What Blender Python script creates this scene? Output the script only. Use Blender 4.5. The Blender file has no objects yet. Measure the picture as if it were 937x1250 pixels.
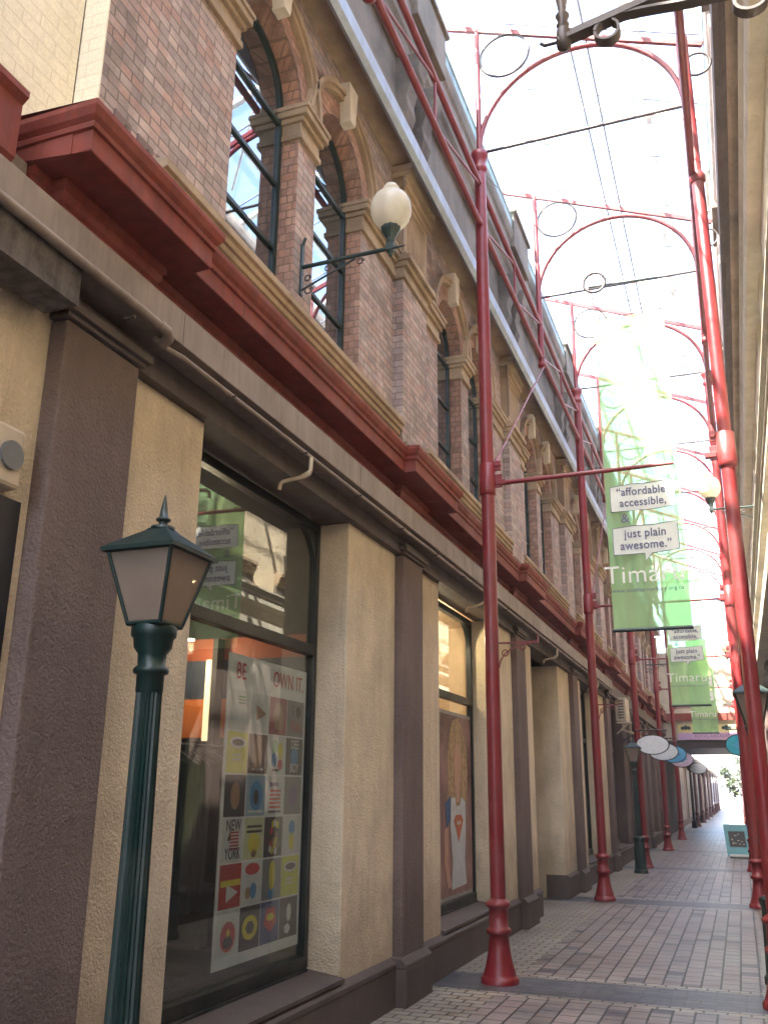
import bpy, bmesh, math, random
from mathutils import Vector, Matrix
random.seed(7)
R = math.radians
scene = bpy.context.scene
COL = scene.collection

# ------------------------------------------------------------------ helpers
class MB:
    """collects geometry for ONE mesh object"""
    def __init__(s): s.v = []; s.f = []; s.sm = []
    def add(s, vs, fs, smooth=False):
        n = len(s.v); s.v += [tuple(v) for v in vs]
        for f in fs: s.f.append(tuple(i + n for i in f)); s.sm.append(smooth)
    def box(s, x0, x1, y0, y1, z0, z1):
        v = [(x, y, z) for x in (x0, x1) for y in (y0, y1) for z in (z0, z1)]
        s.add(v, [(0, 1, 3, 2), (4, 6, 7, 5), (0, 4, 5, 1), (2, 3, 7, 6), (0, 2, 6, 4), (1, 5, 7, 3)])
    def obox(s, c, ax, ay, az):
        c = Vector(c); ax = Vector(ax); ay = Vector(ay); az = Vector(az)
        v = [c + ax*i + ay*j + az*k for i in (-1, 1) for j in (-1, 1) for k in (-1, 1)]
        s.add(v, [(0, 1, 3, 2), (4, 6, 7, 5), (0, 4, 5, 1), (2, 3, 7, 6), (0, 2, 6, 4), (1, 5, 7, 3)])
    def quad(s, *p): s.add(p, [tuple(range(len(p)))])
    def tube(s, pts, r, n=10, closed=False, caps=True):
        pts = [Vector(p) for p in pts]; N = len(pts)
        rr = r if isinstance(r, (list, tuple)) else [r]*N
        rings = []; up = None
        for i, p in enumerate(pts):
            if closed: t = pts[(i+1) % N] - pts[i-1]
            elif i == 0: t = pts[1] - pts[0]
            elif i == N-1: t = pts[-1] - pts[-2]
            else: t = (pts[i+1] - p).normalized() + (p - pts[i-1]).normalized()
            t.normalize()
            if up is None:
                up = Vector((0, 0, 1)) if abs(t.z) < .9 else Vector((0, 1, 0))
            a = t.cross(up)
            if a.length < 1e-4: a = t.cross(Vector((1, 0, 0)))
            a.normalize(); b = a.cross(t).normalized(); up = b
            rings.append([p + (a*math.cos(2*math.pi*k/n) + b*math.sin(2*math.pi*k/n))*rr[i] for k in range(n)])
        vs = [q for g in rings for q in g]; fs = []
        M = N if closed else N-1
        for i in range(M):
            j = (i+1) % N
            for k in range(n): fs.append((i*n+k, i*n+(k+1) % n, j*n+(k+1) % n, j*n+k))
        s.add(vs, fs, True)
        if caps and not closed:
            s.add(rings[0], [tuple(range(n))]); s.add(rings[-1], [tuple(range(n))])
    def lathe(s, prof, c=(0, 0, 0), n=24, flute=0, sq=None):
        c = Vector(c); vs = []; fs = []
        for z, r in prof:
            for k in range(n):
                a = 2*math.pi*k/n; rr = r*(1 - (flute if k % 2 else 0))
                vs.append(c + Vector((rr*math.cos(a), rr*math.sin(a), z)))
        for i in range(len(prof)-1):
            for k in range(n): fs.append((i*n+k, i*n+(k+1) % n, (i+1)*n+(k+1) % n, (i+1)*n+k))
        s.add(vs, fs, n > 8 and flute == 0)
        s.add(vs[:n], [tuple(range(n))]); s.add(vs[-n:], [tuple(range(n))])
    def strip(s, pts, w, t, axis):
        """flat bar following pts; w along axis, t thickness"""
        ax = Vector(axis).normalized()*w/2; pts = [Vector(p) for p in pts]; vs = []; fs = []
        for i, p in enumerate(pts):
            d = (pts[min(i+1, len(pts)-1)] - pts[max(i-1, 0)]).normalized()
            nn = d.cross(ax).normalized()*t/2
            vs += [p+ax+nn, p-ax+nn, p-ax-nn, p+ax-nn]
        for i in range(len(pts)-1):
            for k in range(4): fs.append((i*4+k, i*4+(k+1) % 4, i*4+4+(k+1) % 4, i*4+4+k))
        s.add(vs, fs); s.add(vs[:4], [(0, 1, 2, 3)]); s.add(vs[-4:], [(0, 1, 2, 3)])
    def extrude_y(s, prof, y0, y1, fn=lambda d, y, z: (d, y, z)):
        """closed profile [(d,z)] pulled along y"""
        n = len(prof)
        a = [fn(d, y0, z) for d, z in prof]; b = [fn(d, y1, z) for d, z in prof]
        s.add(a+b, [(i, (i+1) % n, n+(i+1) % n, n+i) for i in range(n)] + [tuple(range(n)), tuple(range(n, 2*n))])
    def build(s, name, m, parent=None, bevel=0, local=None):
        me = bpy.data.meshes.new(name); 
        vs = s.v
        if local is not None: vs = [(x-local[0], y-local[1], z-local[2]) for x, y, z in vs]
        me.from_pydata(vs, [], s.f); me.update()
        me.polygons.foreach_set('use_smooth', s.sm)
        bm = bmesh.new(); bm.from_mesh(me); bmesh.ops.recalc_face_normals(bm, faces=bm.faces); bm.to_mesh(me); bm.free()
        me.materials.append(m)
        o = bpy.data.objects.new(name, me); COL.objects.link(o)
        if local is not None: o.location = local
        if parent is not None:
            o.parent = parent
            if local is None: o.location = -Vector(WORLD(parent))
        if bevel:
            b = o.modifiers.new('bevel', 'BEVEL'); b.width = bevel; b.segments = 2; b.limit_method = 'ANGLE'; b.angle_limit = R(40)
        return o

def WORLD(o):
    p = Vector((0, 0, 0))
    while o is not None: p += o.location; o = o.parent
    return p

def tag(o, label=None, cat=None, group=None, kind=None):
    if label: o['label'] = label
    if cat: o['category'] = cat
    if group: o['group'] = group
    if kind: o['kind'] = kind
    return o
def empty(name, loc, label, cat, group=None):
    o = bpy.data.objects.new(name, None); COL.objects.link(o); o.location = loc; o.empty_display_size = .2
    return tag(o, label, cat, group)
def copy_tree(o, parent=None):
    c = o.copy(); COL.objects.link(c)
    if parent is not None: c.parent = parent
    for ch in list(o.children): copy_tree(ch, c)
    return c

def text_mesh(name, txt, size, m, parent, origin, xdir, ydir, thick=.0015, align='CENTER', sx=1, bold=0):
    cu = bpy.data.curves.new(name, 'FONT'); cu.body = txt; cu.size = size; cu.align_x = align; cu.align_y = 'CENTER'
    cu.extrude = thick; cu.offset = bold; cu.space_character = 1.05
    t = bpy.data.objects.new(name+'_tmp', cu); COL.objects.link(t)
    dg = bpy.context.evaluated_depsgraph_get(); me = bpy.data.meshes.new_from_object(t.evaluated_get(dg))
    bpy.data.objects.remove(t); bpy.data.curves.remove(cu)
    xd = Vector(xdir).normalized()*sx; yd = Vector(ydir).normalized(); zd = Vector(xdir).cross(yd).normalized(); og = Vector(origin)
    if parent is not None: og = og - WORLD(parent)
    for v in me.vertices: v.co = og + xd*v.co.x + yd*v.co.y + zd*v.co.z
    me.materials.clear(); me.materials.append(m); me.name = name
    o = bpy.data.objects.new(name, me); COL.objects.link(o)
    if parent is not None: o.parent = parent
    return o

# ------------------------------------------------------------------ materials
def newmat(name):
    m = bpy.data.materials.new(name); m.use_nodes = True; nt = m.node_tree
    return m, nt, nt.nodes['Principled BSDF'], nt.nodes.new, nt.links.new
def ramp(N, L, src, stops, fac_mul=None):
    r = N('ShaderNodeValToRGB'); els = r.color_ramp.elements
    els[0].position, els[0].color = stops[0][0], (*stops[0][1], 1)
    els[1].position, els[1].color = stops[-1][0], (*stops[-1][1], 1)
    for p, c in stops[1:-1]:
        e = els.new(p); e.color = (*c, 1)
    L(src, r.inputs[0]); return r.outputs[0]
def mixc(N, L, a, b, fac, mode='MIX'):
    m = N('ShaderNodeMix'); m.data_type = 'RGBA'; m.blend_type = mode
    for i, q in ((6, a), (7, b)):
        if isinstance(q, tuple): m.inputs[i].default_value = (*q, 1)
        else: L(q, m.inputs[i])
    if isinstance(fac, (int, float)): m.inputs[0].default_value = fac
    else: L(fac, m.inputs[0])
    return m.outputs[2]
def mth(N, L, op, a, b=None, c=None):
    n = N('ShaderNodeMath'); n.operation = op
    for i, q in enumerate((a, b, c)):
        if q is None: continue
        if isinstance(q, (int, float)): n.inputs[i].default_value = q
        else: L(q, n.inputs[i])
    return n.outputs[0]
def noise(N, L, scale, detail=4, rough=.55, vec=None, dist=0):
    n = N('ShaderNodeTexNoise'); n.inputs['Scale'].default_value = scale; n.inputs['Detail'].default_value = detail
    n.inputs['Roughness'].default_value = rough; n.inputs['Distortion'].default_value = dist
    if vec is None:
        g = N('ShaderNodeNewGeometry'); vec = g.outputs['Position']
    L(vec, n.inputs['Vector']); return n.outputs[0]
def bump(N, L, h, strength, dist, b, prev=None):
    n = N('ShaderNodeBump'); n.inputs['Strength'].default_value = strength; n.inputs['Distance'].default_value = dist
    L(h, n.inputs['Height'])
    if prev is not None: L(prev, n.inputs['Normal'])
    L(n.outputs[0], b.inputs['Normal']); return n.outputs[0]
def streaks(N, L, sc=6, zs=.25):
    g = N('ShaderNodeNewGeometry'); mp = N('ShaderNodeMapping'); mp.inputs['Scale'].default_value = (1, 1, zs)
    L(g.outputs['Position'], mp.inputs['Vector']); return noise(N, L, sc, 5, .6, mp.outputs[0])

def stucco(name, col, grain=95, depth=.006, var=.16, rough=.9):
    m, nt, b, N, L = newmat(name)
    n1 = noise(N, L, 1.3, 5, .6); n2 = streaks(N, L, 5, .2); n3 = noise(N, L, grain, 3, .6)
    d = tuple(c*(1-var*1.6) for c in col); li = tuple(min(1, c*(1+var*.6)) for c in col)
    c1 = ramp(N, L, n1, [(.3, d), (.55, col), (.75, li)])
    st = ramp(N, L, n2, [(.35, (.80, .78, .76)), (.6, (1, 1, 1))])
    c2 = mixc(N, L, c1, st, .65, 'MULTIPLY')
    sp = ramp(N, L, n3, [(.3, (.82, .81, .8)), (.6, (1.0, 1.0, 1.0))])
    c3 = mixc(N, L, c2, sp, .6, 'MULTIPLY')
    # small dark knocks and pits
    vo = N('ShaderNodeTexVoronoi'); vo.inputs['Scale'].default_value = 5; g = N('ShaderNodeNewGeometry'); L(g.outputs['Position'], vo.inputs['Vector'])
    pit = ramp(N, L, vo.outputs['Distance'], [(.02, (.35, .33, .3)), (.05, (1, 1, 1))])
    c4 = mixc(N, L, c3, pit, .55, 'MULTIPLY')
    gg = N('ShaderNodeNewGeometry'); sz = N('ShaderNodeSeparateXYZ'); L(gg.outputs['Position'], sz.inputs[0])
    nz = noise(N, L, 2.2, 6, .7); low = mth(N, L, 'SUBTRACT', mth(N, L, 'ADD', sz.outputs[2], mth(N, L, 'MULTIPLY', nz, -1.6)), -.30)
    dm = ramp(N, L, low, [(.0, (.62, .60, .58)), (.55, (1, 1, 1))]); c4 = mixc(N, L, c4, dm, .8, 'MULTIPLY')
    dr = streaks(N, L, 11, .07); c4 = mixc(N, L, c4, ramp(N, L, dr, [(.60, (1, 1, 1)), (.70, (.70, .67, .63))]), .5, 'MULTIPLY')
    L(c4, b.inputs['Base Color']); b.inputs['Roughness'].default_value = rough
    h = mth(N, L, 'ADD', n3, mth(N, L, 'MULTIPLY', noise(N, L, grain*.3, 3), .8))
    bump(N, L, h, 1.0, depth, b); return m
def paint(name, col, rough=.4, var=.12, grime=.25, sc=3, metal=0, bumpd=.0008):
    m, nt, b, N, L = newmat(name)
    n1 = noise(N, L, sc, 5, .65); n2 = streaks(N, L, 14, .12); n3 = noise(N, L, 160, 2)
    d = tuple(c*(1-var*1.5) for c in col); li = tuple(c*(1+var) for c in col)
    c1 = ramp(N, L, n1, [(.3, d), (.5, col), (.72, li)])
    st = ramp(N, L, n2, [(.35, (1-grime,)*3), (.62, (1, 1, 1))])
    cc = mixc(N, L, c1, st, 1, 'MULTIPLY'); ch = noise(N, L, 26, 5, .75); cc = mixc(N, L, cc, ramp(N, L, ch, [(.70, (1, 1, 1)), (.73, (.35, .32, .3))]), .8, 'MULTIPLY')
    du = noise(N, L, 1.7, 6, .7); cc = mixc(N, L, cc, (.30, .26, .22), mth(N, L, 'MULTIPLY', ramp(N, L, du, [(.45, (0, 0, 0)), (.75, (1, 1, 1))]), .14))
    L(cc, b.inputs['Base Color'])
    rr = ramp(N, L, n1, [(.3, (min(1, rough+.18),)*3), (.7, (rough,)*3)]); L(rr, b.inputs['Roughness'])
    b.inputs['Metallic'].default_value = metal
    bump(N, L, noise(N, L, 40, 3), .6, bumpd, b); return m
def flat(name, col, rough=.6, metal=0, emit=0):
    m, nt, b, N, L = newmat(name)
    n = noise(N, L, 9, 3)
    L(ramp(N, L, n, [(.3, tuple(c*.88 for c in col)), (.7, tuple(min(1, c*1.06) for c in col))]), b.inputs['Base Color'])
    b.inputs['Roughness'].default_value = rough; b.inputs['Metallic'].default_value = metal
    if emit: b.inputs['Emission Color'].default_value = (*col, 1); b.inputs['Emission Strength'].default_value = emit
    return m
def brickmat(name, c1, c2, c3, mortar, bw=.235, rh=.083, ms=.0055, painted=False):
    m, nt, b, N, L = newmat(name)
    g = N('ShaderNodeNewGeometry'); sp = N('ShaderNodeSeparateXYZ'); L(g.outputs['Position'], sp.inputs[0])
    u = mth(N, L, 'ADD', sp.outputs[0], sp.outputs[1]); wob = noise(N, L, 3, 3)
    zz = mth(N, L, 'ADD', sp.outputs[2], mth(N, L, 'MULTIPLY', wob, .012))
    cb = N('ShaderNodeCombineXYZ'); L(u, cb.inputs[0]); L(zz, cb.inputs[1])
    def br(a, bb, mo, seed):
        t = N('ShaderNodeTexBrick'); t.offset = .5; t.inputs['Scale'].default_value = 1
        t.inputs['Brick Width'].default_value = bw; t.inputs['Row Height'].default_value = rh
        t.inputs['Mortar Size'].default_value = ms; t.inputs['Mortar Smooth'].default_value = .35; t.inputs['Bias'].default_value = seed
        t.inputs['Color1'].default_value = (*a, 1); t.inputs['Color2'].default_value = (*bb, 1); t.inputs['Mortar'].default_value = (*mo, 1)
        L(cb.outputs[0], t.inputs['Vector']); return t
    A = br(c1, c2, mortar, 0)
    # a second per-brick random value from a voronoi-free trick: brick texture black/white
    B = br((0, 0, 0), (1, 1, 1), (.5, .5, .5), .1)
    big = noise(N, L, 1.1, 4, .6); fine = noise(N, L, 55, 4, .7); med = noise(N, L, 7, 3, .6)
    # white noise per brick cell
    row = mth(N, L, 'FLOOR', mth(N, L, 'DIVIDE', zz, rh))
    off = mth(N, L, 'MULTIPLY', mth(N, L, 'MODULO', row, 2), .5)
    colm = mth(N, L, 'FLOOR', mth(N, L, 'ADD', mth(N, L, 'DIVIDE', u, bw), off))
    wn = N('ShaderNodeTexWhiteNoise'); wn.noise_dimensions = '2D'; c2n = N('ShaderNodeCombineXYZ'); L(colm, c2n.inputs[0]); L(row, c2n.inputs[1]); L(c2n.outputs[0], wn.inputs['Vector'])
    col = ramp(N, L, wn.outputs['Value'], [(0, c1), (.35, c2), (.6, c3), (.85, tuple(x*(.97 if painted else .62) for x in c2)), (1, tuple(min(1, x*(1.0 if painted else 1.35)) for x in c3))])
    col = mixc(N, L, col, ramp(N, L, med, [(.3, (.72, .7, .7)), (.7, (1.1, 1.08, 1.05))]), .2 if painted else .8, 'MULTIPLY')
    col = mixc(N, L, col, ramp(N, L, fine, [(.3, (.75, .74, .73)), (.65, (1.05, 1.05, 1.05))]), .7, 'MULTIPLY')
    col = mixc(N, L, col, mortar, A.outputs['Fac'])
    col = mixc(N, L, col, ramp(N, L, big, [(.3, (.78, .76, .75)), (.65, (1.05, 1.03, 1.02))]), .8, 'MULTIPLY')
    if not painted:
        so_ = streaks(N, L, 1.6, .3); col = mixc(N, L, col, ramp(N, L, so_, [(.38, (.66, .64, .63)), (.55, (1, 1, 1))]), .7, 'MULTIPLY')
        ef = noise(N, L, 2.4, 6, .7); col = mixc(N, L, col, (.52, .44, .40), mth(N, L, 'MULTIPLY', ramp(N, L, ef, [(.52, (0, 0, 0)), (.72, (1, 1, 1))]), .35))
    L(col, b.inputs['Base Color']); b.inputs['Roughness'].default_value = .9 if not painted else .6
    h = mth(N, L, 'SUBTRACT', mth(N, L, 'MULTIPLY', fine, .25), A.outputs['Fac'])
    bump(N, L, h, 1, .006 if not painted else .003, b); return m

def glass(name, tint=(.9, .93, .92), rough=0.0, dirt_and_glow=.03, ior0=.05, pw=4.0, gcol=(1, 1, 1), trl=False):
    m = bpy.data.materials.new(name); m.use_nodes = True; nt = m.node_tree; nt.nodes.clear(); N = nt.nodes.new; L = nt.links.new
    out = N('ShaderNodeOutputMaterial'); tr = N('ShaderNodeBsdfTransparent'); tr.inputs[0].default_value = (*tint, 1)
    gl = N('ShaderNodeBsdfGlossy'); gl.inputs['Roughness'].default_value = rough; gl.inputs['Color'].default_value = (*gcol, 1)
    lw = N('ShaderNodeLayerWeight'); lw.inputs[0].default_value = .5
    f = mth(N, L, 'POWER', lw.outputs['Facing'], pw); f = mth(N, L, 'MULTIPLY_ADD', f, .95-ior0, ior0)
    mx = N('ShaderNodeMixShader'); L(f, mx.inputs[0]); L(tr.outputs[0], mx.inputs[1]); L(gl.outputs[0], mx.inputs[2])
    df = N('ShaderNodeBsdfTranslucent' if trl else 'ShaderNodeBsdfDiffuse'); df.inputs[0].default_value = (.6, .6, .58, 1)
    m2 = N('ShaderNodeMixShader'); dn = ramp(N, L, noise(N, L, 3, 5, .7), [(.35, (dirt_and_glow*.4,)*3), (.75, (dirt_and_glow*1.6,)*3)]); L(dn, m2.inputs[0])
    L(mx.outputs[0], m2.inputs[1]); L(df.outputs[0], m2.inputs[2]); L(m2.outputs[0], out.inputs[0]); return m

M = {}
M['cream'] = stucco('cream_roughcast', (.76, .635, .455), 60, .012)
M['brown'] = stucco('brown_roughcast', (.19, .138, .118), 60, .013, .14)
M['plinth'] = stucco('brown_plinth', (.14, .105, .09), 60, .003, .2, .75)
M['trim'] = paint('grey_brown_trim', (.26, .20, .16), .55, .1, .25)
M['darktrim'] = paint('dark_brown_trim', (.10, .072, .06), .55, .1, .25)
M['red'] = paint('oxide_red_paint', (.22, .033, .018), .6, .12, .3)
M['post'] = paint('post_red_paint', (.20, .014, .018), .3, .1, .2, 5)
M['shaded_post'] = paint('shaded_post_paint', (.06, .012, .012), .4)  # post red darkened, shade beyond the bridge put into the colour
M['green'] = paint('dark_green_paint', (.005, .024, .021), .33, .15, .2, 5)
M['blackgreen'] = paint('black_green_frame', (.004, .009, .008), .3, .1, .2)
M['iron'] = paint('dark_iron', (.045, .03, .028), .4, .15, .2)
M['brick'] = brickmat('pink_brick', (.45, .30, .255), (.54, .43, .385), (.37, .305, .29), (.20, .165, .145), .187, .066)
M['rubbed'] = brickmat('rubbed_orange_brick', (.46, .25, .17), (.50, .31, .23), (.40, .24, .19), (.22, .15, .11), .10, .066)
M['creambrick'] = brickmat('cream_painted_brick', (.88, .82, .62), (.89, .83, .64), (.86, .80, .60), (.76, .68, .50), .225, .078, .004, painted=True)
M['stone'] = stucco('sandstone', (.40, .30, .20), 45, .004, .28)
M['palestone'] = stucco('pale_keystone', (.66, .60, .49), 60, .002, .12)
M['dimstone'] = stucco('weathered_stone', (.17, .145, .115), 40, .006, .38)
M['zinc'] = paint('blue_grey_gutter', (.36, .44, .56), .4, .08, .15, metal=.1)
M['flash'] = paint('teal_flashing', (.20, .32, .34), .4, .15, .3)
M['beige'] = paint('beige_enamel', (.55, .45, .32), .4, .06, .12)
M['glass'] = glass('window_glass', (.86, .89, .88), 0, .02, .07, 5)
M['upglass'] = glass('upper_window_glass', (.5, .53, .54), 0, .02, .34, 3.5, (.80, .90, 1))
M['whitepaint'] = paint('white_paint', (.78, .78, .76), .5)
M['roofglass'] = glass('roof_glass', (.95, .96, .97), .05, .09, .03, trl=True)  # translucent white added to the panes to whiten and wash out the sky
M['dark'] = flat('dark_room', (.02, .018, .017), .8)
M['darkgrey'] = flat('dark_clothes', (.03, .032, .036), .9)
M['orange'] = flat('orange_panel', (.75, .20, .04), .6)
M['navy'] = flat('navy_panel', (.05, .06, .09), .6)
M['rust'] = flat('rust_ceiling', (.30, .07, .03), .6)
M['warm'] = flat('warm_plaster', (.62, .47, .32), .8)
M['white'] = flat('white_sheet', (.72, .72, .70), .5)
M['ink'] = flat('black_ink', (.015, .015, .018), .5)
M['bulb'] = flat('lit_bulb', (1, .85, .6), .5, emit=6)

# translucent cloth
def cloth(name, col, trans=.55, see=.3):
    m = bpy.data.materials.new(name); m.use_nodes = True; nt = m.node_tree; nt.nodes.clear(); N = nt.nodes.new; L = nt.links.new
    out = N('ShaderNodeOutputMaterial'); a = N('ShaderNodeBsdfDiffuse'); t = N('ShaderNodeBsdfTranslucent'); tp = N('ShaderNodeBsdfTransparent')
    n = streaks(N, L, 4, .3); c = ramp(N, L, n, [(.3, tuple(x*.85 for x in col)), (.7, col)])
    L(c, a.inputs[0]); L(c, t.inputs[0]); tp.inputs[0].default_value = (*[min(1, x*1.15+.1) for x in col], 1)
    m1 = N('ShaderNodeMixShader'); m1.inputs[0].default_value = trans; L(a.outputs[0], m1.inputs[1]); L(t.outputs[0], m1.inputs[2])
    m2 = N('ShaderNodeMixShader'); m2.inputs[0].default_value = see; L(m1.outputs[0], m2.inputs[1]); L(tp.outputs[0], m2.inputs[2])
    L(m2.outputs[0], out.inputs[0]); return m
M['banner'] = cloth('green_banner_cloth', (.50, .80, .42), .5, .34)
M['bannerwhite'] = cloth('white_print_cloth', (.97, .97, .96), .45, .04)
M['bannertext'] = flat('purple_grey_print', (.12, .12, .22), .8)
M['palegreen'] = cloth('pale_green_print', (.62, .82, .45), .5)

# globe and lantern glass
def milky(name, col, trans, clear=0):
    m = bpy.data.materials.new(name); m.use_nodes = True; nt = m.node_tree; nt.nodes.clear(); N = nt.nodes.new; L = nt.links.new
    out = N('ShaderNodeOutputMaterial'); a = N('ShaderNodeBsdfPrincipled'); t = N('ShaderNodeBsdfTranslucent')
    n = noise(N, L, 6, 4); c = ramp(N, L, n, [(.3, tuple(x*.8 for x in col)), (.7, col)])
    L(c, a.inputs['Base Color']); a.inputs['Roughness'].default_value = .18; L(c, t.inputs[0])
    mx = N('ShaderNodeMixShader'); mx.inputs[0].default_value = trans; L(a.outputs[0], mx.inputs[1]); L(t.outputs[0], mx.inputs[2])
    tp = N('ShaderNodeBsdfTransparent'); tp.inputs[0].default_value = (.7, .6, .5, 1); m3 = N('ShaderNodeMixShader'); m3.inputs[0].default_value = clear; L(mx.outputs[0], m3.inputs[1]); L(tp.outputs[0], m3.inputs[2])
    L(m3.outputs[0], out.inputs[0]); return m
M['globe'] = milky('opal_globe', (.84, .79, .66), .45)
M['lantern'] = milky('smoky_lantern_glass', (.52, .43, .36), .45, .3)

# paving ------------------------------------------------------------
def pavemat():
    m, nt, b, N, L = newmat('brick_paving')
    g = N('ShaderNodeNewGeometry'); sp = N('ShaderNodeSeparateXYZ'); L(g.outputs['Position'], sp.inputs[0]); x, y = sp.outputs[0], sp.outputs[1]
    def pav(w, h, swap, cols, mortar, ms=.009):
        u, v = (y, x) if swap else (x, y)
        cb = N('ShaderNodeCombineXYZ'); L(u, cb.inputs[0]); L(v, cb.inputs[1])
        t = N('ShaderNodeTexBrick'); t.inputs['Scale'].default_value = 1; t.inputs['Brick Width'].default_value = w; t.inputs['Row Height'].default_value = h
        t.inputs['Mortar Size'].default_value = ms; t.inputs['Mortar Smooth'].default_value = .3; t.offset = .5; L(cb.outputs[0], t.inputs['Vector'])
        row = mth(N, L, 'FLOOR', mth(N, L, 'DIVIDE', v, h)); off = mth(N, L, 'MULTIPLY', mth(N, L, 'PINGPONG', row, 1), .5)
        cm = mth(N, L, 'FLOOR', mth(N, L, 'ADD', mth(N, L, 'DIVIDE', u, w), off))
        c2 = N('ShaderNodeCombineXYZ'); L(cm, c2.inputs[0]); L(row, c2.inputs[1]); wn = N('ShaderNodeTexWhiteNoise'); wn.noise_dimensions = '2D'; L(c2.outputs[0], wn.inputs['Vector'])
        c = ramp(N, L, wn.outputs['Value'], cols); return mixc(N, L, c, mortar, t.outputs['Fac']), t.outputs['Fac']
    red, fr = pav(.23, .16, True, [(0, (.20, .16, .14)), (.3, (.27, .21, .185)), (.6, (.31, .26, .23)), (.86, (.21, .19, .18)), (.95, (.08, .075, .08)), (1, (.21, .17, .135))], (.028, .024, .022))
    crm, fc = pav(.17, .115, False, [(0, (.29, .265, .215)), (.4, (.35, .32, .26)), (.75, (.31, .255, .19)), (1, (.39, .36, .31))], (.06, .052, .045))
    drk, fd = pav(.23, .115, False, [(0, (.07, .073, .085)), (.5, (.088, .09, .10)), (1, (.115, .11, .108))], (.07, .07, .075), .004)
    # bands every bay
    t = mth(N, L, 'PINGPONG', mth(N, L, 'SUBTRACT', y, 8.57-6.818*4), 6.818/2)   # 0 at band centre
    dmask = mth(N, L, 'LESS_THAN', t, .36)
    cband = mth(N, L, 'LESS_THAN', t, .48)
    xl = mth(N, L, 'LESS_THAN', x, -2.03); xr = mth(N, L, 'GREATER_THAN', x, .03)
    cedge = mth(N, L, 'MAXIMUM', mth(N, L, 'MAXIMUM', xl, xr), cband)
    col = mixc(N, L, red, crm, cedge); col = mixc(N, L, col, drk, dmask)
    joint = mth(N, L, 'ADD', mth(N, L, 'MULTIPLY', fr, mth(N, L, 'SUBTRACT', 1, cedge)), mth(N, L, 'MULTIPLY', mth(N, L, 'ADD', mth(N, L, 'MULTIPLY', fc, mth(N, L, 'SUBTRACT', 1, dmask)), mth(N, L, 'MULTIPLY', fd, dmask)), cedge))
    st = noise(N, L, 1.1, 6, .65); col = mixc(N, L, col, ramp(N, L, st, [(.32, (.62, .6, .6)), (.62, (1.08, 1.06, 1.04))]), .8, 'MULTIPLY')
    fn = noise(N, L, 70, 3, .7); col = mixc(N, L, col, ramp(N, L, fn, [(.3, (.78, .78, .78)), (.65, (1.06, 1.06, 1.06))]), .8, 'MULTIPLY')
    vo = N('ShaderNodeTexVoronoi'); vo.inputs['Scale'].default_value = 3.2; L(g.outputs['Position'], vo.inputs['Vector'])
    col = mixc(N, L, col, ramp(N, L, vo.outputs['Distance'], [(.03, (.5, .49, .49)), (.05, (1, 1, 1))]), .5, 'MULTIPLY')
    s2 = noise(N, L, .45, 6, .7, None, .6); col = mixc(N, L, col, ramp(N, L, s2, [(.40, (.66, .65, .66)), (.55, (1.05, 1.04, 1.02))]), .6, 'MULTIPLY')
    L(col, b.inputs['Base Color']); L(ramp(N, L, st, [(.3, (.36,)*3), (.7, (.46,)*3)]), b.inputs['Roughness'])
    h = mth(N, L, 'SUBTRACT', mth(N, L, 'MULTIPLY', fn, .2), joint); bump(N, L, h, .9, .005, b); return m
M['paving'] = pavemat()
M['asphalt'] = stucco('asphalt', (.07, .07, .07), 60, .004)

# ------------------------------------------------------------------ setting
g = MB(); g.quad((-90, -60, -.01), (90, -60, -.01), (90, 240, -.01), (-90, 240, -.01)); tag(g.build('ground', M['asphalt']), kind='structure')
g = MB(); g.quad((-3.6, -6, 0), (1.6, -6, 0), (1.6, 150, 0), (-3.6, 150, 0)); tag(g.build('lane_paving', M['paving']), kind='structure')

HZ = .0024  # thin volume added to imitate lens glare over the arches and far lane
if HZ:
    g = MB(); g.box(-92, 92, -62, 242, -1, 13); hm = bpy.data.materials.new('glare_haze'); hm.use_nodes = True; hn = hm.node_tree; hn.nodes.clear()
    ho = hn.nodes.new('ShaderNodeOutputMaterial'); hv = hn.nodes.new('ShaderNodeVolumePrincipled'); hv.inputs['Color'].default_value = (.95, .93, .96, 1); hv.inputs['Density'].default_value = HZ; hv.inputs['Anisotropy'].default_value = .2
    hn.links.new(hv.outputs[0], ho.inputs['Volume']); tag(g.build('glare_haze', hm), kind='stuff')
# ------------------------------------------------------------------ facades
P = 4.5
def arch_pts(cy, r, z, n=14, a0=0, a1=180):
    return [(cy - r*math.cos(R(a0+(a1-a0)*i/n)), z + r*math.sin(R(a0+(a1-a0)*i/n))) for i in range(n+1)]

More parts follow.
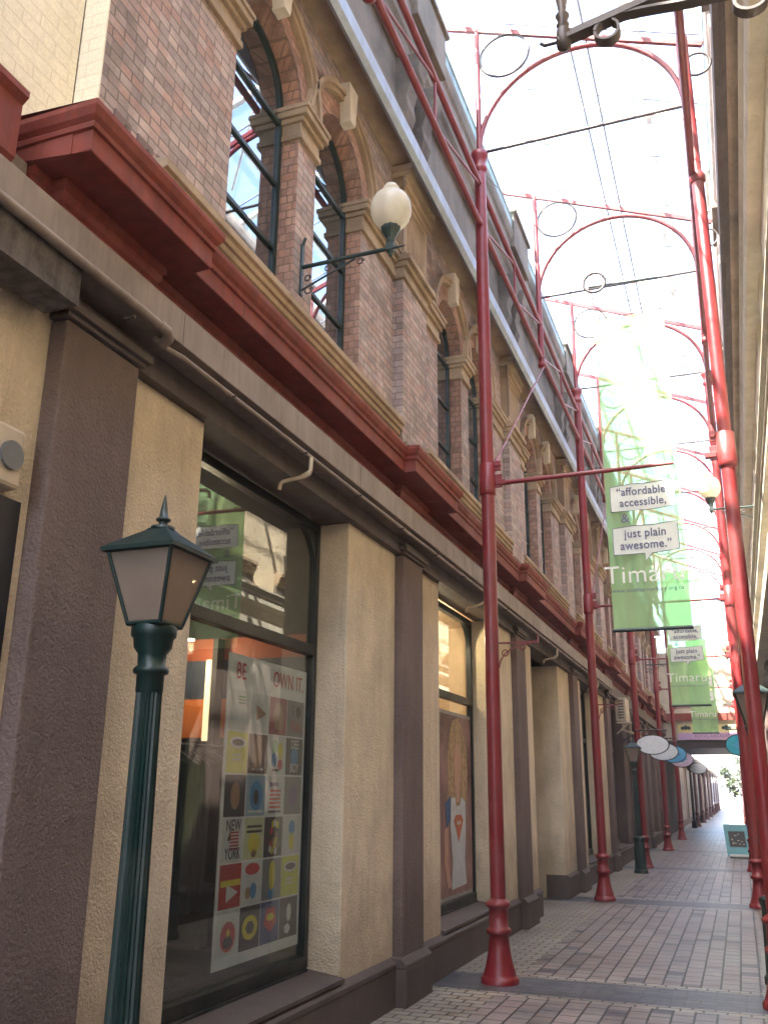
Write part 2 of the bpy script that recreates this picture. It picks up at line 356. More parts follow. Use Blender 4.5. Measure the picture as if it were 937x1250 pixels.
def facade(root, sgn, x0, c0, nb, ys, ye, right=False):
    """d = distance from the pilaster face towards the lane"""
    F = lambda d, y, z: (x0 + sgn*d, y, z)
    def bx(mb, d0, d1, y0, y1, z0, z1):
        a = x0+sgn*d0; b = x0+sgn*d1; mb.box(min(a, b), max(a, b), y0, y1, z0, z1)
    B, SP, ZT = -.10, 6.62, 7.62; r = .4775; SILL = 4.87
    wallm = M['brick'] if not right else M['cream']
    rubm = M['rubbed'] if not right else M['cream']
    # ---- upper wall with arched openings
    w = MB(); y = ys
    for k in range(nb):
        c = c0+P*k
        for wc in (c+1.62, c+2.89):
            if wc+r+.1 > ye: continue
            a, b = wc-r, wc+r
            w.quad(F(B, y, 4.3), F(B, a, 4.3), F(B, a, ZT), F(B, y, ZT)); y = b
            w.quad(F(B, a, 4.3), F(B, b, 4.3), F(B, b, SILL), F(B, a, SILL))
            ap = arch_pts(wc, r, SP, 18)
            for (p, z), (q, zz) in zip(ap, ap[1:]): w.quad(F(B, p, z), F(B, q, zz), F(B, q, ZT), F(B, p, ZT))
            rv = MB(); path = [(a, SILL)]+ap+[(b, SILL)]
            for (p, z), (q, zz) in zip(path, path[1:]): rv.quad(F(B, p, z), F(B, q, zz), F(B-.20, q, zz), F(B-.20, p, z))
            rv.quad(F(B, a, SILL), F(B, b, SILL), F(B-.2, b, SILL), F(B-.2, a, SILL)); rv.build('window_reveal', rubm, root)
    w.quad(F(B, y, 4.3), F(B, ye, 4.3), F(B, ye, ZT), F(B, y, ZT))
    w.quad(F(B, ys, 4.3), F(-4, ys, 4.3), F(-4, ys, 9.5), F(B, ys, 9.5))
    w.build('brick_wall' if not right else 'upper_wall', wallm, root)
    # cream painted return on the near corner
    if not right:
        m = MB(); bx(m, B-.147, B+.004, ys-.012, ys-.002, 4.42, 9.4); m.build('painted_corner', M['creambrick'], root)
    # structural box behind (roof, back)
    s = MB(); bx(s, -6, -.32, ye-.02, ye, 0, 9.4); bx(s, -6, -5.9, ys, ye, 0, 9.4); bx(s, -6, -.3, ys, ye, 9.3, 9.4); bx(s, -6, -.32, ys+.01, ye, 4.0, 4.1)
    s.build('roof_and_back_wall', M['dark'], root)
    for k in range(nb):
        c = c0+P*k
        near = k < 4
        # ---- windows
        for wc in (c+1.62, c+2.89):
            if wc+r+.1 > ye: continue
            a, b = wc-r, wc+r; f = MB(); D = B-.14
            def prism(pth_o, pth_i, d0, d1):
                for (o1, o2, i1, i2) in zip(pth_o, pth_o[1:], pth_i, pth_i[1:]):
                    f.quad(F(d1, *o1), F(d1, *o2), F(d1, *i2), F(d1, *i1)); f.quad(F(d1, *i1), F(d1, *i2), F(d0, *i2), F(d0, *i1))
            op = [(a, SILL)]+arch_pts(wc, r, SP, 18)+[(b, SILL)]; ip = [(a+.05, SILL+.05)]+arch_pts(wc, r-.05, SP, 18)+[(b-.05, SILL+.05)]
            prism(op, ip, D-.05, D); bx(f, D-.05, D, a, b, SILL, SILL+.05)
            for zb in (5.4, 5.95, 6.5): bx(f, D-.03, D-.002, a+.03, b-.03, zb-.016, zb+.016)
            fo = f.build('window', M['green'], root)
            p = MB(); pp = [(a+.04, SILL+.04)]+arch_pts(wc, r-.04, SP, 18)+[(b-.04, SILL+.04)]
            p.quad(*[F(D-.02, *q) for q in pp]); p.build('pane', M['upglass'], fo)
            # hood mould, keystone, imposts
            if not right:
                h = MB(); 
                for ri, ro, dd in ((r+.17, r+.235, .05), (r+.215, r+.26, .075)):
                    oo = arch_pts(wc, ro, SP+.02, 22, 4, 176); ii = arch_pts(wc, ri, SP+.02, 22, 4, 176)
                    for j in range(22):
                        h.quad(F(B+dd, *oo[j]), F(B+dd, *oo[j+1]), F(B+dd, *ii[j+1]), F(B+dd, *ii[j]))
                        h.quad(F(B+dd, *oo[j]), F(B+dd, *oo[j+1]), F(B, *oo[j+1]), F(B, *oo[j])); h.quad(F(B+dd, *ii[j]), F(B+dd, *ii[j+1]), F(B, *ii[j+1]), F(B, *ii[j]))
                h.build('arch_hood', M['stone'], root)
                # voussoir ring, slightly proud
                v = MB(); nv = 1
                for j in range(nv):
                    a0, a1 = 0, 180; o1 = arch_pts(wc, r+.165, SP, 20, a0, a1); i1 = arch_pts(wc, r+.002, SP, 20, a0, a1)
                    for e in range(20):
                        v.quad(F(B+.008, *o1[e]), F(B+.008, *o1[e+1]), F(B+.008, *i1[e+1]), F(B+.008, *i1[e]))
                v.build('arch_ring', rubm, root)
                kk = MB(); kz0, kz1 = SP+r-.015, SP+r+.36
                for (w0, w1, d1) in ((.05, .095, .11),):
                    q = [F(B+dd, wc+sy*ww, z) for dd in (0, d1) for z, ww in ((kz0, w0), (kz1, w1)) for sy in (-1, 1)]
                    kk.add(q, [(0, 1, 3, 2), (4, 6, 7, 5), (0, 4, 5, 1), (2, 3, 7, 6), (0, 2, 6, 4), (1, 5, 7, 3)])
                kk.build('keystone', M['palestone'], root, bevel=.006)
        # imposts (pier between, outer to pilaster)
        def impost(y0, y1, dd=0):
            m = MB()
            for d, z0, z1 in ((.035, 6.35, 6.40), (.02, 6.40, 6.50), (.05, 6.50, 6.545), (.085, 6.545, 6.60), (.10, 6.60, 6.64)):
                bx(m, B-.2, B+d+dd, y0-d*.6, y1+d*.6, z0+.001, z1)
            m.build('impost', M['stone'], root, bevel=.006)
        if c+3.4 < ye and not right:
            impost(c+1.62+r, c+2.89-r)
            impost(c+.46, c+1.62-r); impost(c+2.89+r, c+P-.29)
        # ---- sills and stone band between breaks
        if c+2 < ye:
            m = MB(); y0, y1 = c+(.47 if k else .33), min(c+P-.30, ye)
            m.extrude_y([(-.14, 4.66), (-.035, 4.66), (-.035, 4.70), (-.015, 4.705), (-.015, 4.745), (.006, 4.75), (.006, 4.79), (.03, 4.80), (.03, 4.85), (-.14, 4.885)], y0, y1, F); m.build('sill', M['stone'], root, bevel=.004)
            m = MB(); bx(m, -.14, -.055, y0, y1, 4.40, 4.66); m.build('sill_course', M['dimstone'], root)
        # ---- brick pilaster + stone upper part
        y0, y1 = c-.28, c+.45
        if not right and k > 0:
            m = MB(); bx(m, -.14, 0.0, y0, y1, 4.642, 6.34); m.build('upper_pilaster', wallm, root, bevel=.006)
            m = MB(); bx(m, -.14, .05, y0-.01, y1+.03, 4.42, 4.60); m.build('pilaster_base', M['dimstone'], root, bevel=.01)
            m = MB(); bx(m, -.138, .03, y0-.004, y1+.01, 4.602, 4.64); m.build('base_slab', M['dimstone'], root, bevel=.005)
            m = MB(); n_ = 9; pf = [(y0+.002, -.13), (y0+.002, .004), (y0+.07, .004)]; st = (y1-y0-.14)/n_
            for q in range(n_):
                ya = y0+.07+q*st; pf += [(ya+.002, -.022), (ya+st*.42, -.022), (ya+st*.45, -.004), (ya+st-.002, -.004)]
            pf += [(y1-.07, .004), (y1-.002, .004), (y1-.002, -.13)]; n2_ = len(pf)
            m.add([F(d, y, 6.70) for y, d in pf]+[F(d, y, 7.24) for y, d in pf], [(i, (i+1) % n2_, n2_+(i+1) % n2_, n2_+i) for i in range(n2_)]+[tuple(range(n2_)), tuple(range(n2_, 2*n2_))])
            m.build('fluted_panel', M['stone'], root)
            m = MB(); bx(m, -.13, .004, y0+.003, y1-.003, 6.622, 6.698); m.build('panel_rail', M['stone'], root)
            m = MB(); bx(m, -.13, .004, y0+.003, y1-.003, 7.242, 7.298); m.build('panel_rail', M['stone'], root)
            m = MB()
            for d, z0, z1 in ((.03, 6.34, 6.39), (.015, 6.39, 6.46), (.05, 6.46, 6.52), (.09, 6.52, 6.58), (.04, 6.58, 6.62)):
                bx(m, -.14, d, y0-d*.5-.01, y1+d*.5+.01, z0+.001, z1)
            m.build('necking', M['stone'], root, bevel=.006)
            m = MB()
            for d, z0, z1 in ((.02, 7.30, 7.36), (.05, 7.36, 7.42), (.035, 7.42, 7.47), (.09, 7.47, 7.53), (.12, 7.53, 7.60)):
                bx(m, -.14, d, y0-d*.5-.01, y1+d*.5+.01, z0+.001, z1)
            m.build('capital', M['stone'], root, bevel=.006)
            m = MB(); m.tube([F(.02, y0-.05, 6.68), F(.02, y0-.05, 7.46), F(.10, y0+.02, 7.56)], .012, 8); m.build('downpipe', M['trim'], root)
        # console bracket above gutter
        prof = [(-.09, 8.15), (.03, 8.18), (.07, 8.3), (.05, 8.45), (.09, 8.6), (.17, 8.72), (.2, 8.85), (.2, 8.95), (-.09, 8.95)]
        for yy in (c-.22, c+.30):
            m = MB(); m.extrude_y(prof, yy-.12, yy+.12, F); m.build('corbel', M['dimstone'] if not right else M['trim'], root, bevel=.01)
        # parapet block
        m = MB(); bx(m, -.2, .23, c-.5, c+.5, 9.28, 9.86); bx(m, -.22, .27, c-.54, c+.54, 9.86, 9.92); m.build('parapet_block', M['dimstone'], root, bevel=.01)
    # ---- soffit, gutter, frieze, cornice along whole length
    m = MB(); m.extrude_y([(-.14, 7.62), (.10, 7.62), (.14, 7.66), (.14, 7.70), (-.14, 7.74)], ys, ye, F); m.build('architrave', M['stone'], root)
    m = MB(); m.extrude_y([(.143, 7.50), (.20, 7.42), (.245, 7.46), (.25, 7.60), (.235, 7.60), (.225, 7.48), (.2, 7.45), (.155, 7.52), (.155, 7.60), (.143, 7.60)], ys-.5 if not right else ys, ye, F)
    m.build('gutter', M['zinc'] if not right else M['darktrim'], root)
    m = MB(); bx(m, -.2, .06, ys, ye, 7.745, 8.1); m.build('frieze', stucco('tan_frieze', (.27, .20, .125), 40, .004, .35) if not right else M['trim'], root)
    m = MB(); bx(m, -.2, -.07, ys, ye, 8.101, 8.968); m.build('upper_frieze', M['dimstone'] if not right else M['trim'], root)
    m = MB()
    m.extrude_y([(-.2, 8.97), (.04, 8.97), (.06, 9.05), (.10, 9.10), (.10, 9.2), (.16, 9.24), (.16, 9.36), (.19, 9.40), (.21, 9.48), (.21, 9.56), (-.2, 9.6)], ys, ye, F)
    m.build('cornice', M['dimstone'] if not right else M['trim'], root)
    if right:
        m = MB(); m.extrude_y([(-.14, 7.0), (.02, 7.0), (.04, 7.05), (.04, 7.2), (.07, 7.24), (.07, 7.3), (-.14, 7.34)], ys, ye, F); m.build('band_course', M['palestone'], root)
    m = MB(); m.extrude_y([(-.2, 9.6), (.19, 9.57), (.20, 9.72), (.215, 9.73), (.215, 9.745), (-.2, 9.76)], ys, ye, F); m.build('flashing', M['flash'], root)

    # ---- red string cornice between floors
    redm = M['red'] if not right else M['palestone']
    cor = [(-.15, 4.20), (.155, 4.20), (.16, 4.205), (.16, 4.30), (.175, 4.305), (.178, 4.325), (.172, 4.335), (.19, 4.355), (.205, 4.39), (.205, 4.415), (-.15, 4.44)]
    bed = [(-.15, 3.955), (-.085, 3.955), (-.08, 4.06), (-.07, 4.07), (-.07, 4.09), (-.055, 4.105), (-.045, 4.13), (-.045, 4.15), (-.03, 4.16), (-.03, 4.198), (-.15, 4.198)]
    m = MB(); m.extrude_y(cor, ys-.42 if not right else ys, ye, F); m.build('string_cornice', redm, root)
    m = MB(); m.extrude_y(bed, ys-.42 if not right else ys, ye, F); m.build('bed_mould', redm, root)
    for k in range(nb):
        c = c0+P*k
        if c+.8 > ye or right: continue
        def brk(pr, D, yo0, yo1, nm):
            m = MB(); pr2 = [(d+D if d > -.1 else d, z+(.003 if d <= -.1 else 0)) for d, z in pr]; nn = len(pr2); mx = max(d for d, z in pr2)
            A = [F(d, yo0+(mx-d if d > -.1 else 0), z) for d, z in pr2]; Bv = [F(d, yo1-(mx-d if d > -.1 else 0), z) for d, z in pr2]
            W0 = [F(-.15, yo0+(mx-d if d > -.1 else 0), z) for d, z in pr2]; W1 = [F(-.15, yo1-(mx-d if d > -.1 else 0), z) for d, z in pr2]
            m.add(W0+A+Bv+W1, [(q*nn+i, q*nn+i+1, q*nn+nn+i+1, q*nn+nn+i) for q in range(3) for i in range(nn-1) if not (pr2[i][0] <= -.1 or pr2[i+1][0] <= -.1) or q == 1]); m.build(nm, redm, root)
        e0, e1 = (-.56, .52) if (k == 0 and not right) else (-.72, .66)
        c3 = [(d, z-.002 if z < 4.3 else z+.003) for d, z in cor]
        brk(c3, .10, c+e0, c+e1, 'cornice_break')
        brk([(d, z+.002) for d, z in bed[2:-1]]+[(bed[-1][0], 4.196)], .07, c-.40, c+.40, 'bed_break')
        m = MB(); bx(m, -.1, .005, c-.33, c+.33, 3.953, 4.055); m.build('break_block', M['trim'], root)
    for q in range(12):
        yy = ys+1.1+q*3.05
        if yy < ye-1: m = MB(); bx(m, .1, .1615, yy-.003, yy+.003, 4.203, 4.30); m.build('cornice_joint', M['ink'], root)
    # ---- fascia beam
    fe = ye if right else 20.98
    m = MB(); bx(m, -.3, .14, ys-.9 if not right else ys, fe, 3.765, 3.952); m.build('fascia', M['trim'] if not right else M['palestone'], root, bevel=.004)
    for q in range(14):
        yy = ys+.55+q*2.44
        if yy < fe-.3: m = MB(); bx(m, .1, .1412, yy-.0025, yy+.0025, 3.768, 3.949); m.build('fascia_joint', M['darktrim'], root)
    m = MB(); bx(m, -.3, -.05, ys, ye, 3.60, 3.764); bx(m, -.3, -.02, ys, ye, 3.598, 3.64); bx(m, -.3, -.035, ys, ye, 3.64, 3.68); m.build('lintel', M['darktrim'], root)
    return F, bx

left = empty('brick_arcade_building', (-2.6, 3.05, 0), 'long brick building left of the lane with arched upper windows and cream shop fronts', 'building')
F, bx = facade(left, 1, -2.6, 3.13, 8, 3.03, 38.2)

def ground_bay(root, F, bx, k, c0, kind, cm, bm_, pm, ye, shop=True):
    c = c0+P*k; hp = .285
    # pilaster
    m = MB(); bx(m, -.14, 0, c-hp+.05 if k or 1 else 0, c+hp+.02, .33, 3.59); m.build('pilaster', bm_, root, bevel=.012)
    m = MB()
    for d, z0, z1 in ((.02, 3.595, 3.62), (.045, 3.62, 3.665), (.02, 3.665, 3.70)): bx(m, -.14, d, c-hp+.05-d, c+hp+.02+d, z0, z1)
    m.build('pilaster_cap', M['darktrim'], root, bevel=.004)
    m = MB(); bx(m, -.14, .06, c-hp-.02, c+hp+.06, 0, .27); m.extrude_y([(-.14, .27), (.06, .27), (.06, .30), (.01, .345), (-.14, .345)], c-hp-.02, c+hp+.06, F)
    m.build('pilaster_plinth', pm, root, bevel=.008)
    if kind == 'end': return
    o0, o1 = c+1.05, c+3.2
    # cream piers (each thick, so that the opening has deep reveals)
    
    for pa, pb in ((c+hp+.02, o0), (o1, c+P-hp+.05)):
        m = MB(); bx(m, -.40, -.08, pa, pb, .33, 3.6); m.build('pier', cm, root, bevel=.01)
    def plin(y0, y1):
        m = MB(); bx(m, -.40, -.03, y0, y1, 0, .27); m.extrude_y([(-.40, .27), (-.03, .27), (-.025, .285), (-.025, .31), (-.04, .325), (-.08, .345), (-.40, .345)], y0, y1, F); m.build('plinth', pm, root, bevel=.004)
    D = -.35
    if kind in ('poster', 'warm', 'dark'):
        plin(c+hp+.05, c+P-hp-.02)
        m = MB(); m.extrude_y([(-.45, .346), (-.04, .346), (-.04, .37), (-.45, .425)], o0, o1, F); m.build('window_sill', M['plinth'], root)
        f = MB(); fw = .065
        bx(f, D-.04, D+.03, o0+.005, o0+fw, .42, 3.596); bx(f, D-.04, D+.03, o1-fw, o1-.005, .42, 3.596)
        bx(f, D-.04, D+.03, o0+fw, o1-fw, 3.53, 3.596); bx(f, D-.04, D+.05, o0+fw, o1-fw, .42, .50); bx(f, D-.02, D+.06, o0+fw, o1-fw, .395, .42); bx(f, D-.04, D+.035, o0+fw, o1-fw, 2.56, 2.64)
        for (ya, sy) in ((o0+fw, 1), (o1-fw, -1)):   # curved top corners
            rr = .32; cyy = ya+sy*rr; cz = 3.53-rr
            pts = [(ya, 3.53)]+[(cyy-sy*rr*math.cos(R(t)), cz+rr*math.sin(R(t))) for t in range(0, 91, 10)]
            for i in range(1, len(pts)-1): 
                f.quad(F(D+.02, *pts[0]), F(D+.02, *pts[i]), F(D+.02, *pts[i+1])); f.quad(F(D-.03, *pts[i]), F(D-.03, *pts[i+1]), F(D+.02, *pts[i+1]), F(D+.02, *pts[i]))
        fo = f.build('shop_window', M['blackgreen'], root, bevel=.004)
        for z0, z1 in ((.5, 2.56), (2.64, 3.53)):
            p = MB(); bx(p, D-.004, D, o0+fw, o1-fw, z0, z1); p.build('pane', M['glass'], fo)
    elif kind == 'door':
        plin(c+hp+.05, o0); plin(o1, c+P-hp-.02)
        for pa, pb in ((o1, o1+.1), (o0-.1, o0)):
            m = MB(); bx(m, -.95, -.4, pa, pb, 0, 3.6); m.build('entry_side', cm, root)
        f = MB(); D2 = -.9
        bx(f, D2, D2+.06, o0, o0+.08, 0, 3.6); bx(f, D2, D2+.06, o1-.08, o1, 0, 3.6); bx(f, D2, D2+.06, o0+.08, o1-.08, 2.2, 2.3); bx(f, D2, D2+.06, o0+.08, o1-.08, 3.5, 3.6); bx(f, D2, D2+.06, (o0+o1)/2-.04, (o0+o1)/2+.04, 0, 2.2); bx(f, D2, D2+.06, o0+.08, (o0+o1)/2-.04, 0, .2); bx(f, D2, D2+.06, (o0+o1)/2+.04, o1-.08, 0, .2)
        fo = f.build('door', M['blackgreen'], root)
        p = MB(); bx(p, D2+.02, D2+.026, o0+.08, o1-.08, .2, 3.5); p.build('pane', M['glass'], fo)
        h = MB(); h.tube([F(D2+.1, (o0+o1)/2-.1, .95), F(D2+.1, (o0+o1)/2-.1, 1.25)], .012); h.build('handle', M['zinc'], fo)
    elif kind == 'plain':
        plin(c+hp+.05, c+P-hp-.02)
        m = MB(); bx(m, -.4, -.2, o0, o1, .33, 3.6); m.build('panel', cm, root)

kinds = ['poster', 'warm', 'door', 'dark']
for k in range(4): ground_bay(left, F, bx, k, 3.13, kinds[k], M['cream'], M['brown'], M['plinth'], 38)
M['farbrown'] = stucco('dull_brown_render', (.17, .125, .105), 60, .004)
M['bluegrey'] = stucco('blue_grey_render', (.2, .21, .24), 60, .004)
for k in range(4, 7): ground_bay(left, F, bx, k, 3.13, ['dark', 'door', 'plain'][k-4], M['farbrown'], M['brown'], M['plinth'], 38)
ground_bay(left, F, bx, 7, 3.13, 'end', M['cream'], M['brown'], M['plinth'], 38)
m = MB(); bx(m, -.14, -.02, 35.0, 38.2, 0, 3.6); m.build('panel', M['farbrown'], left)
m = MB(); bx(m, -.14, .05, 20.99, 38.2, 3.70, 3.95); m.build('fascia', M['darktrim'], left)

# shop rooms behind the glass
def room(y0, y1, d0, d1, z1, mats):
    m = MB(); bx(m, -d1, -d1+.02, y0, y1, .0, z1); m.build('shop_back_wall', mats[0], left)
    m = MB(); bx(m, -d1, -d0, y0, y0+.02, 0, z1); m.build('shop_side_wall', mats[0], left)
    m = MB(); bx(m, -d1, -d0, y1-.02, y1, 0, z1); m.build('shop_end_wall', mats[1], left)
    m = MB(); bx(m, -d1, -d0, y0, y1, z1, z1+.02); m.build('shop_ceiling', mats[2], left)
    m = MB(); bx(m, -d1, -d0, y0, y1, .30, .32); m.build('shop_floor', mats[3], left)
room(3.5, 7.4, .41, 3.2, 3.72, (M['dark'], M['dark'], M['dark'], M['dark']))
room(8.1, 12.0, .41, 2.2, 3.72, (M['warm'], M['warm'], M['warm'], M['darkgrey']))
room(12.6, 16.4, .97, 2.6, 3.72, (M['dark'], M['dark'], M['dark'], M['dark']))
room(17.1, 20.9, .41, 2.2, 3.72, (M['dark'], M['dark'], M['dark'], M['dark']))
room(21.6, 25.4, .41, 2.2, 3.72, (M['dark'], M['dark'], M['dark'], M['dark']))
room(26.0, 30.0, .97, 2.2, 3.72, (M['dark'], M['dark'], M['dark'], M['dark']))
# coloured panels on the end wall of the first shop
for z0, z1, mm, nm in ((2.03, 2.37, 'orange', 'orange_panel'), (2.37, 2.72, 'navy', 'navy_panel'), (2.72, 2.92, 'rust', 'rust_panel')):
    m = MB(); m.box(-5.75, -3.05, 7.33, 7.36, z0, z1); m.build('wall_panel', M[mm], left)
m = MB(); m.box(-4.36, -4.31, 7.2, 7.32, .32, 2.9); m.build('shop_post', M['dark'], left)
m = MB(); m.box(-4.47, -4.42, 7.28, 7.325, 2.0, 2.72); m.build('lit_strip', flat('lit_strip', (1, .8, .45), .5, emit=.15), left)

# cream painted building that carries on behind the near corner
cb = empty('cream_brick_building', (-2.85, 0, 0), 'cream painted brick building with red cornice at the near left corner', 'building')
m = MB(); m.box(-6, -2.847, -8, 3.01, 4.2, 9.4); m.build('painted_brick_wall', M['creambrick'], cb)
m = MB(); m.box(-6, -2.85, -14, 1.2, 9.42, 12.2); m.box(-6, -2.85, -14, -8.01, 0, 9.41); m.build('sun_blocker', M['creambrick'], cb)  # unseen mass added behind the view to keep sun off the scroll bracket
m = MB(); m.box(-6, -2.69, -8, 2.93, .0, 3.64); m.build('lower_wall', M['cream'], cb)
m = MB(); m.extrude_y([(-3, 3.64), (-2.60, 3.64), (-2.58, 3.67), (-2.62, 3.74), (-2.66, 3.76), (-3, 3.76)], -8, 2.8); m.build('ledge', stucco('ochre_ledge', (.55, .42, .2), 60, .003), cb)
m = MB(); m.box(-6, -2.66, -8, 2.6, 3.77, 4.2); m.build('band', M['trim'], cb)
m = MB(); m.extrude_y([(-3, 3.955), (-2.64, 3.955), (-2.62, 4.0), (-2.62, 4.06), (-2.58, 4.10), (-2.58, 4.36), (-2.55, 4.39), (-2.55, 4.42), (-3, 4.45)], -8, 2.45); m.build('red_cornice', M['red'], cb)
m = MB(); m.box(-2.64, -2.46, 0.2, 2.79, 3.565, 3.74); m.build('timber_board', paint('weathered_grey_board', (.13, .11, .10), .8, .35, .5, 12), cb)
m = MB(); m.box(-2.69, -2.675, 1.0, 2.84, .0, 2.72); m.build('dark_opening', M['ink'], cb)

# speaker-like box with a round grey disc on that wall
ab = empty('wall_alarm_box', (-2.68, 2.62, 2.86), 'white wall box with round grey disc at left edge, above the dark opening', 'alarm box')
m = MB(); m.box(-2.699, -2.62, 2.48, 2.765, 2.74, 3.0); m.build('housing', M['beige'], ab, bevel=.02)
m = MB(); m.tube([(-2.62, 2.69, 2.87), (-2.605, 2.69, 2.87)], .06, 24); m.build('disc', flat('grey_disc', (.14, .14, .14), .5), ab)

# iron bolts on the brick corner
for i, (yy, zz) in enumerate(((3.22, 4.83), (3.42, 4.83), (3.60, 4.83))):
    m = MB(); m.box(-2.702, -2.69, yy-.07, yy+.07, zz-.10, zz+.12)
    o = m.build('bolt_plate', flat('rusty_plate', (.17, .115, .1), .8), left)
    for dz in (-.05, .05):
        q = MB(); q.tube([(-2.69, yy, zz+dz), (-2.66, yy, zz+dz)], .014, 8); q.build('bolt', M['dimstone'], o)

# pipe under the fascia with drop elbows
pp = empty('wall_pipe', (-2.44, 3, 3.75), 'long grey brown conduit pipe clipped under the fascia of the left shop fronts', 'pipe')
m = MB(); m.tube([(-2.435, -1, 3.752), (-2.435, 3.33, 3.752)], .024, 12); m.tube([(-2.435, 3.33, 3.752), (-2.435, 3.40, 3.752), (-2.45, 3.44, 3.73), (-2.50, 3.46, 3.72)], .028, 12)
m.tube([(-2.50, 3.40, 3.72), (-2.50, 3.5, 3.715), (-2.48, 3.62, 3.715), (-2.47, 12, 3.715), (-2.47, 20.9, 3.715)], .015, 10); m.build('pipe', M['trim'], pp)
for q in range(20): 
    m = MB(); yy = 2.2+q*.95; m.tube([(-2.5, yy, 3.70), (-2.44, yy, 3.70)], .008, 6); m.build('clip', M['darktrim'], pp)
for yy in (5.16, 9.75, 14.2, 18.7):
    m = MB(); m.tube([(-2.47, yy, 3.71), (-2.47, yy, 3.62), (-2.48, yy, 3.595), (-2.51, yy, 3.58), (-2.66, yy-.02, 3.555), (-2.68, yy-.02, 3.54), (-2.685, yy-.02, 3.50)], .014, 10)
    m.tube([(-2.475, yy, 3.605), (-2.53, yy, 3.578)], .018, 10); m.build('elbow', M['beige'], pp)

# ------------------------------------------------------------------ right building
rightb = empty('right_arcade_building', (.6, -2, 0), 'tall cream and brown building with heavy moulded cornice along the right of the lane', 'building')
FR, bxR = facade(rightb, -1, .60, -5.87, 10, -7.5, 38.2, right=True)
for k in range(10): ground_bay(rightb, FR, bxR, k, -5.87, ['plain', 'dark', 'door', 'dark'][k % 4], M['brown'], M['brown'], M['plinth'], 38)
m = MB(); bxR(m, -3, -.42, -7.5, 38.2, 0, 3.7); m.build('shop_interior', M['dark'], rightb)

# ------------------------------------------------------------------ bridging building at the far end
YB = 38.6
br = empty('bridge_building', (-1, YB, 0), 'cream building spanning the far end of the lane above a dark passage', 'building')
m = MB(); m.box(-8, 6, YB, YB+7, 3.55, 7.0); m.build('wall', stucco('far_cream', (.62, .55, .42), 40, .004), br)
m = MB(); m.box(-2.68, .68, YB-.15, YB, 4.30, 4.58); m.build('red_cornice', M['red'], br)
m = MB(); m.box(-2.68, .68, YB-.2, YB+7, 3.25, 3.54); m.build('beam', M['iron'], br)
m = MB(); m.box(-2.3, .4, YB-.05, YB-.0, 4.9, 6.3); m.build('window', M['glass'], br)
for xx in (-2.2, -1.3, -.4): 
    m = MB(); m.box(xx, xx+.62, YB-.07, YB-.052, 4.95, 6.25); m.build('window_frame', M['beige'], br)
sg = empty('passage_sign', (-1, YB-.3, 3.6), 'long yellow and lilac sign board above the passage mouth', 'sign')
m = MB(); m.box(-2.1, .35, YB-.30, YB-.24, 3.62, 4.12); m.build('board', flat('sign_yellow', (.62, .52, .22)), sg)
m = MB(); m.box(-2.1, .35, YB-.312, YB-.301, 3.56, 3.82); m.build('lower_strip', flat('sign_lilac', (.50, .33, .50)), sg)
for q in range(5):
    m = MB()
    for (dx, dz, rr) in ((0, 0, .09), (.12, -.02, .07), (-.12, -.02, .07)): m.tube([(-1.8+q*.5+dx, YB-.31, 4.02+dz), (-1.8+q*.5+dx, YB-.302, 4.02+dz)], rr, 8)
    m.build('ornament', M['green'], sg)
text_mesh('lettering', 'ROYAL ARCADE', .16, M['darktrim'], sg, (-.88, YB-.315, 3.69), (1, 0, 0), (0, 0, 1))
# walls of the lane beyond
for nm, x0, x1, col, lab in (('far_left_building', -8, -2.75, M['farbrown'], 'dark shop wall on the left beyond the bridge building'), ('far_right_building', .75, 7, M['brown'], 'shop wall on the right beyond the bridge building')):
    e = empty(nm, ((x0+x1)/2, 60, 0), lab, 'building')
    m = MB(); m.box(x0, x1, YB+.01, 100, 0, 3.5); m.build('wall', col, e)
    m = MB(); m.box(x0, x1, YB+7.01, 100, 3.5, 3.7 if x1 < 0 else 5.2); m.build('upper_wall', M['cream'], e)
    if x1 < 0:
        m = MB(); m.box(-2.74, -1.95, YB+7.02, 100, 3.05, 3.2); m.build('shade_slab', M['iron'], e)  # slab added to keep the sun off the distant left columns
    xe = x1 if x1 < 0 else x0; sg_ = 1 if x1 < 0 else -1
    for q in range(8):
        m = MB(); a, b_ = sorted((xe, xe+sg_*.03)); m.box(a, b_, 48+q*6, 51.5+q*6, .3, 2.8); m.build('shop_window', M['blackgreen'], e)
e = empty('pale_street_building', (0, 150, 0), 'pale sunlit building across the street at the far end of the lane', 'building')
m = MB(); m.box(-30, 30, 150, 160, 0, 8); m.build('wall', stucco('pale_far', (.62, .64, .66), 10, .01), e)
for q in range(12):
    m = MB(); m.box(-26+q*4.5, -24+q*4.5, 149.9, 150, 4, 6.3); m.build('window', M['navy'], e)
for q in range(6):
    m = MB(); m.box(-24+q*8, -18.5+q*8, 149.9, 150, .4, 3); m.build('shop_front', M['navy'], e)

